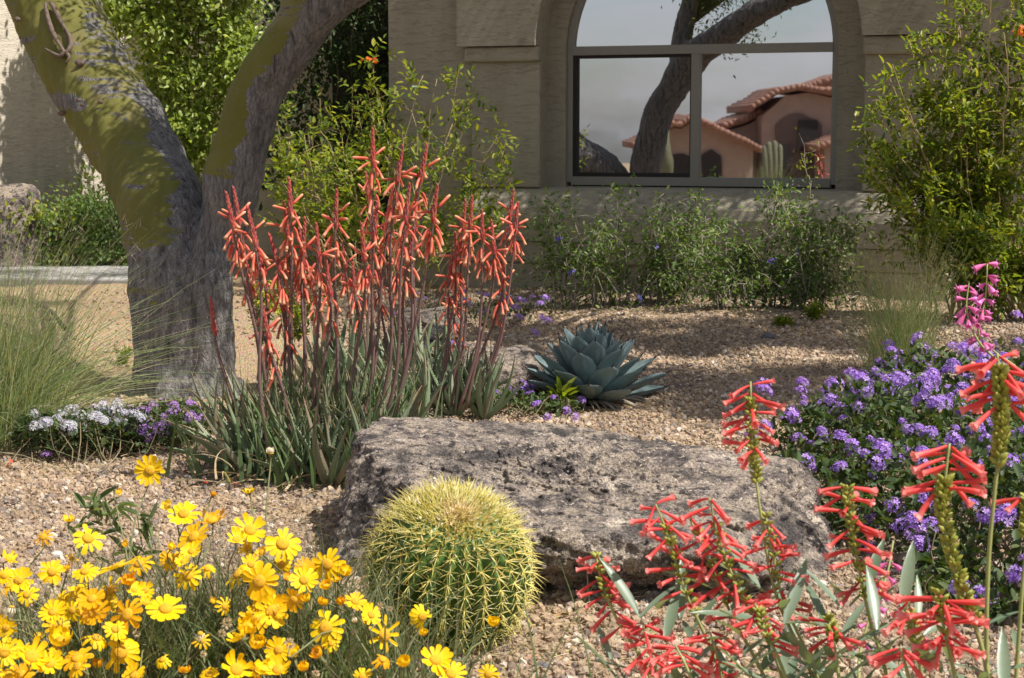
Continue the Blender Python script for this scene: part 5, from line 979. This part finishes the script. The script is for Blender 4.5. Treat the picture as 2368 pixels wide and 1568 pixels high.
def pstalk(root, path, Y0, Y1, fl, caps, size, meshes, seed_caps=True, rad=.0032, leaves=0, nper=2):
    """path pixels top to bottom; fl = (t0, t1, whorls) along the path from the top; caps the same for green capsules"""
    n = len(path); P = np.array([at(x, y, Y0 + (Y1 - Y0) * i / (n - 1)) for i, (x, y) in enumerate(path)]); c = curve(P, 24); tm = MB(); tube(tm, c, np.linspace(rad * .5, rad * 1.25, 24), 6)
    def pt(t): x = t * 23; i = min(int(x), 22); return c[i] + (c[i + 1] - c[i]) * (x - i)
    rngs = ([caps] if caps else [])
    for (t0, t1, k) in rngs:
        for i in range(k):
            t = t0 + (t1 - t0) * (i + random.random() * .5) / k; p = pt(t)
            for j in range(5):
                a = random.uniform(0, 6.28); d = norm(np.array([math.cos(a), math.sin(a), .9])); q = p + d * size * .12; tube(tm, [p, q, q + d * size * .12, q + d * size * .24, q + d * size * .34], np.array([.02, .065, .09, .065, .008]) * size, 6, 1, False)
    s = part('flower_stalk', tm, [M['p_stem'], M['capsule']], root)
    if fl:
        t0, t1, k = fl
        for i in range(k):
            t = t0 + (t1 - t0) * (i + random.random() * .4) / k; p = pt(t); a0 = random.uniform(0, 6.28)
            for j in range(nper):
                a = a0 + j * 6.2832 / nper + random.uniform(-.5, .5); a = a if abs(math.cos(a)) > .35 or random.random() < .4 else a + 1.2; d = np.array([math.cos(a), math.sin(a) * .8, random.choice((-.9, -.5, -.3, -.15, .1)) + random.uniform(-.15, .15)]); inst('flower', random.choice(meshes), s, frameM(p + norm(d) * size * .12, d, (0, 0, 1), size * (1.4 if meshes is RED else 1.) * random.uniform(.7, 1.1)))
    for i in range(leaves):
        t = .72 + .28 * (i // 2 + .5) / max(1, leaves / 2); a = random.uniform(0, 6.28) if i % 2 == 0 else a + math.pi; d = np.array([math.cos(a), math.sin(a), .35]); l = random.uniform(.06, .11); inst('leaf', PLEAF, root, frameM(pt(min(t, 1)), d, (0, 0, 1), l))
    return s
def pen(label, px, Y, stalks, nleaf=24, name='penstemon_plant', spread=.12, group='red penstemons in the foreground'):
    b = gp((px - 1183.5) / FPX * Y, Y); root = thing(name, b, label, 'penstemon', group)
    for a in stalks: pstalk(root, *a[0], **a[1])
    for i in range(nleaf):
        a = random.uniform(0, 6.28); d = np.array([math.cos(a), math.sin(a), random.uniform(.3, 1.4)]); inst('leaf', PLEAF, root, frameM(b + np.array([random.uniform(-spread, spread), random.uniform(-spread, spread), random.uniform(.10, .36)]), d, (0, 0, 1), random.uniform(.07, .14), random.uniform(-.5, .5)))
    return root
S = lambda path, Y0, Y1, fl, caps, size=.036, **kw: ((path, Y0, Y1, fl, caps, size, RED), kw)
pen('tall red penstemon whose top spike stands over the boulder', 1930, 2.85, [S([(1735, 882), (1738, 1000), (1748, 1110), (1762, 1210), (1795, 1380), (1880, 1568), (1960, 1800)], 2.95, 2.85, (.012, .25, 11), (.06, .36, 18), .037, leaves=4), S([(1770, 1195), (1790, 1300), (1815, 1400), (1890, 1568), (1950, 1800)], 2.9, 2.85, (.0, .55, 11), (.0, .4, 9), leaves=4)])
pen('red penstemon leaning over the dark front of the boulder', 1760, 2.85, [S([(1515, 1165), (1545, 1240), (1585, 1370), (1660, 1540), (1740, 1780)], 2.9, 2.85, (.0, .58, 12), (.2, .6, 12), leaves=4), S([(1640, 1150), (1660, 1240), (1710, 1370), (1800, 1540), (1850, 1780)], 2.9, 2.85, (.0, .58, 12), (.2, .6, 12), leaves=4), S([(1590, 1190), (1640, 1300), (1690, 1420), (1780, 1600), (1800, 1780)], 2.92, 2.85, (.0, .55, 9), (.1, .5, 9), leaves=4)])
pen('short red penstemon nearest the barrel cactus', 1580, 2.85, [S([(1378, 1285), (1392, 1350), (1425, 1430), (1500, 1560), (1560, 1780)], 2.95, 2.85, (.0, .58, 12), (.02, .4, 8), .034, leaves=2), S([(1485, 1440), (1500, 1500), (1530, 1590), (1570, 1780)], 2.85, 2.8, (.0, .5, 10), None, leaves=2), S([(1640, 1455), (1660, 1530), (1680, 1640), (1690, 1780)], 2.8, 2.8, (.0, .5, 9), None, leaves=2)])
pen('red penstemon spike standing between the boulder and the lantana', 2040, 2.8, [S([(1958, 1125), (1965, 1200), (1985, 1310), (2010, 1430), (2050, 1568), (2080, 1800)], 2.85, 2.8, (.0, .52, 13), (.02, .55, 16), .038, leaves=5)])
pen('red penstemon with a thick column of green capsules', 2260, 2.5, [S([(2195, 1025), (2185, 1110), (2180, 1200), (2215, 1340), (2270, 1500), (2310, 1700)], 2.55, 2.5, (.0, .28, 8), (.2, .75, 40), .042, rad=.0035, leaves=2), S([(2170, 1370), (2180, 1440), (2200, 1530), (2240, 1720)], 2.5, 2.5, (.0, .6, 14), (.0, .5, 6), .043, leaves=2), S([(2080, 1495), (2095, 1545), (2120, 1640)], 2.5, 2.5, (.0, .5, 4), None, .042)], 10)
pen('tallest red penstemon at the right edge of the picture', 2330, 2.55, [S([(2305, 815), (2312, 900), (2315, 1000), (2300, 1130), (2285, 1300), (2280, 1500), (2290, 1750)], 2.6, 2.55, (.0, .24, 10), (.08, .45, 38), .043, rad=.0034, leaves=4), S([(2380, 1130), (2375, 1230), (2360, 1400), (2340, 1700)], 2.6, 2.55, (.0, .2, 3), (.1, .4, 10), .042, leaves=4)], 14)
pen('low red penstemon in the bottom centre right with many pale stems', 1880, 2.7, [S([(1745, 1395), (1770, 1460), (1810, 1550), (1860, 1700)], 2.75, 2.7, (.0, .5, 8), (.1, .5, 6), .036), S([(1560, 1490), (1590, 1550), (1640, 1680)], 2.75, 2.7, (.0, .5, 6), None, .035), S([(1915, 1430), (1930, 1500), (1950, 1660)], 2.75, 2.7, (.05, .4, 4), (.0, .5, 8), .036), S([(2100, 1390), (2110, 1450), (2130, 1560), (2150, 1700)], 2.7, 2.7, (.0, .35, 5), (.2, .6, 10), .037)], 20)
Q = lambda path, Y0, Y1, fl, size=.03, **kw: ((path, Y0, Y1, fl, None, size, PNK), kw)
pen('pink penstemon stem arching up from the right edge', 2420, 4.2, [Q([(2282, 610), (2278, 690), (2262, 770), (2300, 815), (2370, 880), (2440, 1100), (2480, 1300)], 4.3, 4.2, (.0, .45, 11), .032), Q([(2240, 650), (2235, 720), (2262, 790), (2330, 870), (2440, 1100)], 4.3, 4.2, (.02, .36, 6), .032)], 0, group='pink penstemons')
pen('pink penstemon low among the red ones', 2000, 3.1, [Q([(2065, 1250), (2050, 1330), (2020, 1400), (1990, 1500), (1985, 1568), (1990, 1700)], 3.3, 3.1, (.1, .62, 7), .026, nper=2)], 0, group='pink penstemons')

# ------------------------------------------------------------------ across the street, seen in the window glass
def vpt(px, py, Y): return mirror(at(px, py, Y))
def vprism(mb, poly, Y0, Y1, mi=0):
    a = [vpt(x, y, Y0) for x, y in poly]; b = [mirror(at(x, y, Y0) + np.array([0, Y1 - Y0, 0])) for x, y in poly]; n = len(poly)
    mb.add(a + b, [tuple(range(n)), tuple(range(2 * n - 1, n - 1, -1))] + [(i, (i + 1) % n, n + (i + 1) % n, n + i) for i in range(n)], mi)
def vroof(mb, line, Y0, Y1, th=.16, tile=.13):
    for (x0, y0), (x1, y1) in zip(line[:-1], line[1:]):
        A, B = at(x0, y0, Y0), at(x1, y1, Y0); L = np.linalg.norm(B - A); n = max(2, int(L / (tile * 1.6)))
        q = [A, B, B - [0, 0, th], A - [0, 0, th]]; mb.add([mirror(p) for p in q] + [mirror(p + np.array([0, Y1 - Y0, 0])) for p in q], [(0, 1, 2, 3), (0, 4, 5, 1), (3, 2, 6, 7), (4, 7, 6, 5), (0, 3, 7, 4), (1, 5, 6, 2)])
        for i in range(n):
            p = A + (B - A) * (i + .5) / n + np.array([0, -.05, .02]); tube(mb, [mirror(p), mirror(p + np.array([0, Y1 - Y0, 0]))], tile, 8)
HY = 75.
def far_house(name, label, walls, roofs, darks, base):
    root = thing(name, vpt(*base, HY) * [1, 1, 0] + [0, 0, -2.2], label, 'house', 'houses across the street')
    for i, (poly, y0, y1) in enumerate(walls): mb = MB(); vprism(mb, poly, HY + y0, HY + y1); part('wall', mb, M['pink'], root, False)
    for (line, y0, y1) in roofs: mb = MB(); vroof(mb, line, HY + y0, HY + y1); part('roof', mb, M['tile'], root)
    for (nm, poly, y0) in darks: mb = MB(); vprism(mb, poly, HY + y0, HY + y0 + .15); part(nm, mb, M['recess_shade'] if nm == 'portico_shade' else M['dark'], root, False)
def arcp(x0, x1, yb, ys_, yt, n=10): return [(x0, yb)] + [(x0 + (x1 - x0) * i / n, ys_ - (ys_ - yt) * math.sin(math.pi * i / n)) for i in range(n + 1)] + [(x1, yb)]
far_house('pink_house', 'pink house with arched portico reflected in the right pane', [([(1762, 480), (1762, 268), (1815, 222), (1870, 215), (1990, 240), (1990, 480)], 0, 6), ([(1690, 480), (1690, 300), (1765, 272), (1765, 480)], 1.5, 7), ([(1905, 480), (1905, 338), (1990, 310), (1990, 480)], -2.5, -.3), ([(1880, 260), (1880, 205), (1990, 168), (1990, 260)], 3.5, 8)],
          [([(1735, 250), (1800, 208), (1850, 200), (1995, 222)], -.5, 7), ([(1675, 292), (1762, 258)], 1.2, 7), ([(1885, 338), (1995, 300)], -2.9, 0), ([(1870, 200), (1995, 160)], 3.2, 8)],
          [('portico_shade', arcp(1792, 1900, 470, 290, 262), -.1), ('entry_window', [(1846, 345), (1846, 278), (1888, 278), (1888, 345)], -.25), ('entry_door', [(1802, 470), (1802, 330), (1828, 330), (1828, 470)], -.25), ('window', [(1935, 360), (1935, 340), (1955, 340), (1955, 360)], -2.6)], (1850, 480))  # arched slab in the darker tone paints the portico's shade
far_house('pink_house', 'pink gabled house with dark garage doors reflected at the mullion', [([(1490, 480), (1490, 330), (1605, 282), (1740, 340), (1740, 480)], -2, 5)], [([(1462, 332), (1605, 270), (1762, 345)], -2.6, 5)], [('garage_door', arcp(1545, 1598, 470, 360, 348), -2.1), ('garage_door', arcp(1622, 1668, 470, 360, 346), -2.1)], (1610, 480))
M['far_cactus'] = plain('column_cactus', (.12, .125, .07), .7, .4, 8)
def far_column(label, cols, Y=60):
    root = thing('column_cactus', vpt(cols[0][0], 480, Y) * [1, 1, 0] + [0, 0, -2.2], label, 'cactus')
    for (x, yt, r) in cols: mb = MB(); tube(mb, [vpt(x, 470, Y), vpt(x, (470 + yt) / 2, Y), vpt(x, yt + 6, Y), vpt(x, yt, Y)], [r, r * 1.05, r * .9, r * .3], 9); part('column', mb, M['far_cactus'], root)
far_column('cluster of column cacti in front of the pink portico', [(1768, 335, .1), (1778, 325, .11), (1790, 322, .11), (1802, 330, .1), (1762, 380, .08)])
far_column('single saguaro reflected beside the dark trunk', [(1545, 262, .16)])

# ------------------------------------------------------------------ litter and small stones
M['dead_leaf'] = leafmat('dead_leaf', [(.20, .12, .07), (.30, .20, .12), (.12, .08, .05), (.40, .29, .17)], .8, .1)
def litter(zone, n, label, L=(.02, .07), w=.0009):
    P = np.array([zone() for _ in range(n)]); B = np.stack([P[:, 0], P[:, 1], gz(P[:, 0], P[:, 1]) + rng.uniform(.008, .022, n)], 1); a = rng.uniform(0, 6.28, n); mb = MB(); ribbons(mb, B, norm(np.stack([np.cos(a), np.sin(a), rng.uniform(-.05, .35, n)], 1)), rng.uniform(*L, n), np.stack([rng.normal(0, .2, n), rng.normal(0, .2, n), np.full(n, -.1)], 1), rng.uniform(.5, 1.4, n) * w, 4); o = part('dry_litter', mb, M['dry_grass'], None); tag(o, label, 'litter', None, 'stuff')
litter(disc_zone(720, 1190, .35, .35), 900, 'dry grass and leaf litter on gravel below the aloe')
litter(disc_zone(1150, 1480, .30, .16), 420, 'dry straw around the foot of the barrel cactus')
litter(disc_zone(1500, 1390, .40, .14), 260, 'dry straw along the foot of the boulder')
litter(disc_zone(1560, 735, 2.0, .8), 1500, 'dry leaf litter under the bushes by the wall', (.03, .09), .0018)
litter(disc_zone(250, 1070, .55, .25), 600, 'dry grass litter under the left grass')
litter(disc_zone(1400, 955, .4, .25), 300, 'dry bits around the agave')
def near_zone():
    y = random.uniform(3.4, 5.6); return random.uniform(-.32, .32) * y, y
def mid_zone():
    y = random.uniform(5.6, 9.8); return random.uniform(-.10, .28) * y, y
litter(near_zone, 420, 'scattered dry straw on the gravel in the foreground', (.015, .06), .0009)
litter(mid_zone, 500, 'scattered dry straw on the gravel beyond the boulder', (.02, .08), .0013)
P = np.array([near_zone() if i % 2 else mid_zone() for i in range(420)]); mb = MB(); leafset(mb, np.stack([P[:, 0], P[:, 1], gz(P[:, 0], P[:, 1]) + .014], 1), norm(rng.normal(0, 1, (420, 3)) * [1, 1, .25]), rng.uniform(.010, .024, 420), .5, jit=.5); tag(part('dry_litter', mb, M['dead_leaf'], None), 'small brown dead leaves strewn over the gravel', 'litter', None, 'stuff')
M['stone_dark'] = plain('dark_stone', (.10, .10, .11), .8, .4, 60, .3); M['stone_pale'] = plain('pale_stone', (.46, .42, .38), .85, .4, 60, .3)
iv, if_ = ico(3)
for i, (px, py, r, mt, lab) in enumerate([(1253, 1548, .014, 'stone_dark', 'dark grey pebble at the bottom edge in front of the cactus'), (130, 1290, .016, 'stone_pale', 'smooth grey stone in gravel above the left daisies'), (1895, 1358, .015, 'stone_pale', 'pale stone on gravel right of the boulder'), (1205, 1425, .012, 'stone_pale', 'white pebble beside the cactus foot'), (515, 1128, .012, 'stone_pale', 'grey pebble in the aloe shadow'), (1775, 785, .03, 'stone_dark', 'dark stone on the gravel below the bushes')]):
    c = gnd(px, py); v = iv * np.array([r * 1.25, r, r * .75]); v = v * (1 + .22 * np.array([mnoise.noise(Vector(p) * 1.6 + Vector((i * 3, 0, 0))) for p in iv]))[:, None]; mb = MB(); mb.add(v + c + [0, 0, r * .45], if_); tag(part('stone', mb, M[mt], None), lab, 'stone', 'stones on the gravel')
M['fallen'] = leafmat('fallen_petal', [(.55, .05, .04), (.65, .10, .05)], .6, .2, tcol=(1, 1, 1))
for i, (px, py, lab) in enumerate([(25, 1090, 'red fallen petal below the left grass'), (428, 1108, 'red fallen petal in the aloe shadow'), (480, 1130, 'red fallen petal nearest the tall daisy'), (545, 1134, 'red fallen petal at the foot of the aloe')]):
    c = gnd(px, py) + [0, 0, .02]; mb = MB(); leafset(mb, c + rng.normal(0, .006, (3, 3)), norm(rng.normal(0, 1, (3, 3)) + [0, 0, .3]), .02, .6); tag(part('fallen_petal', mb, M['fallen'], None), lab, 'petal', 'fallen petals')
mb = MB(); tube(mb, curve([gnd(75, 705) + [0, 0, .02], gnd(115, 735) + [0, 0, .05], gnd(150, 772) + [0, 0, .03]], 8), np.linspace(.009, .016, 8), 6); tag(part('fallen_twig', mb, M['darkbark'], None), 'dark fallen twig on the bare soil left of the trunk', 'twig')
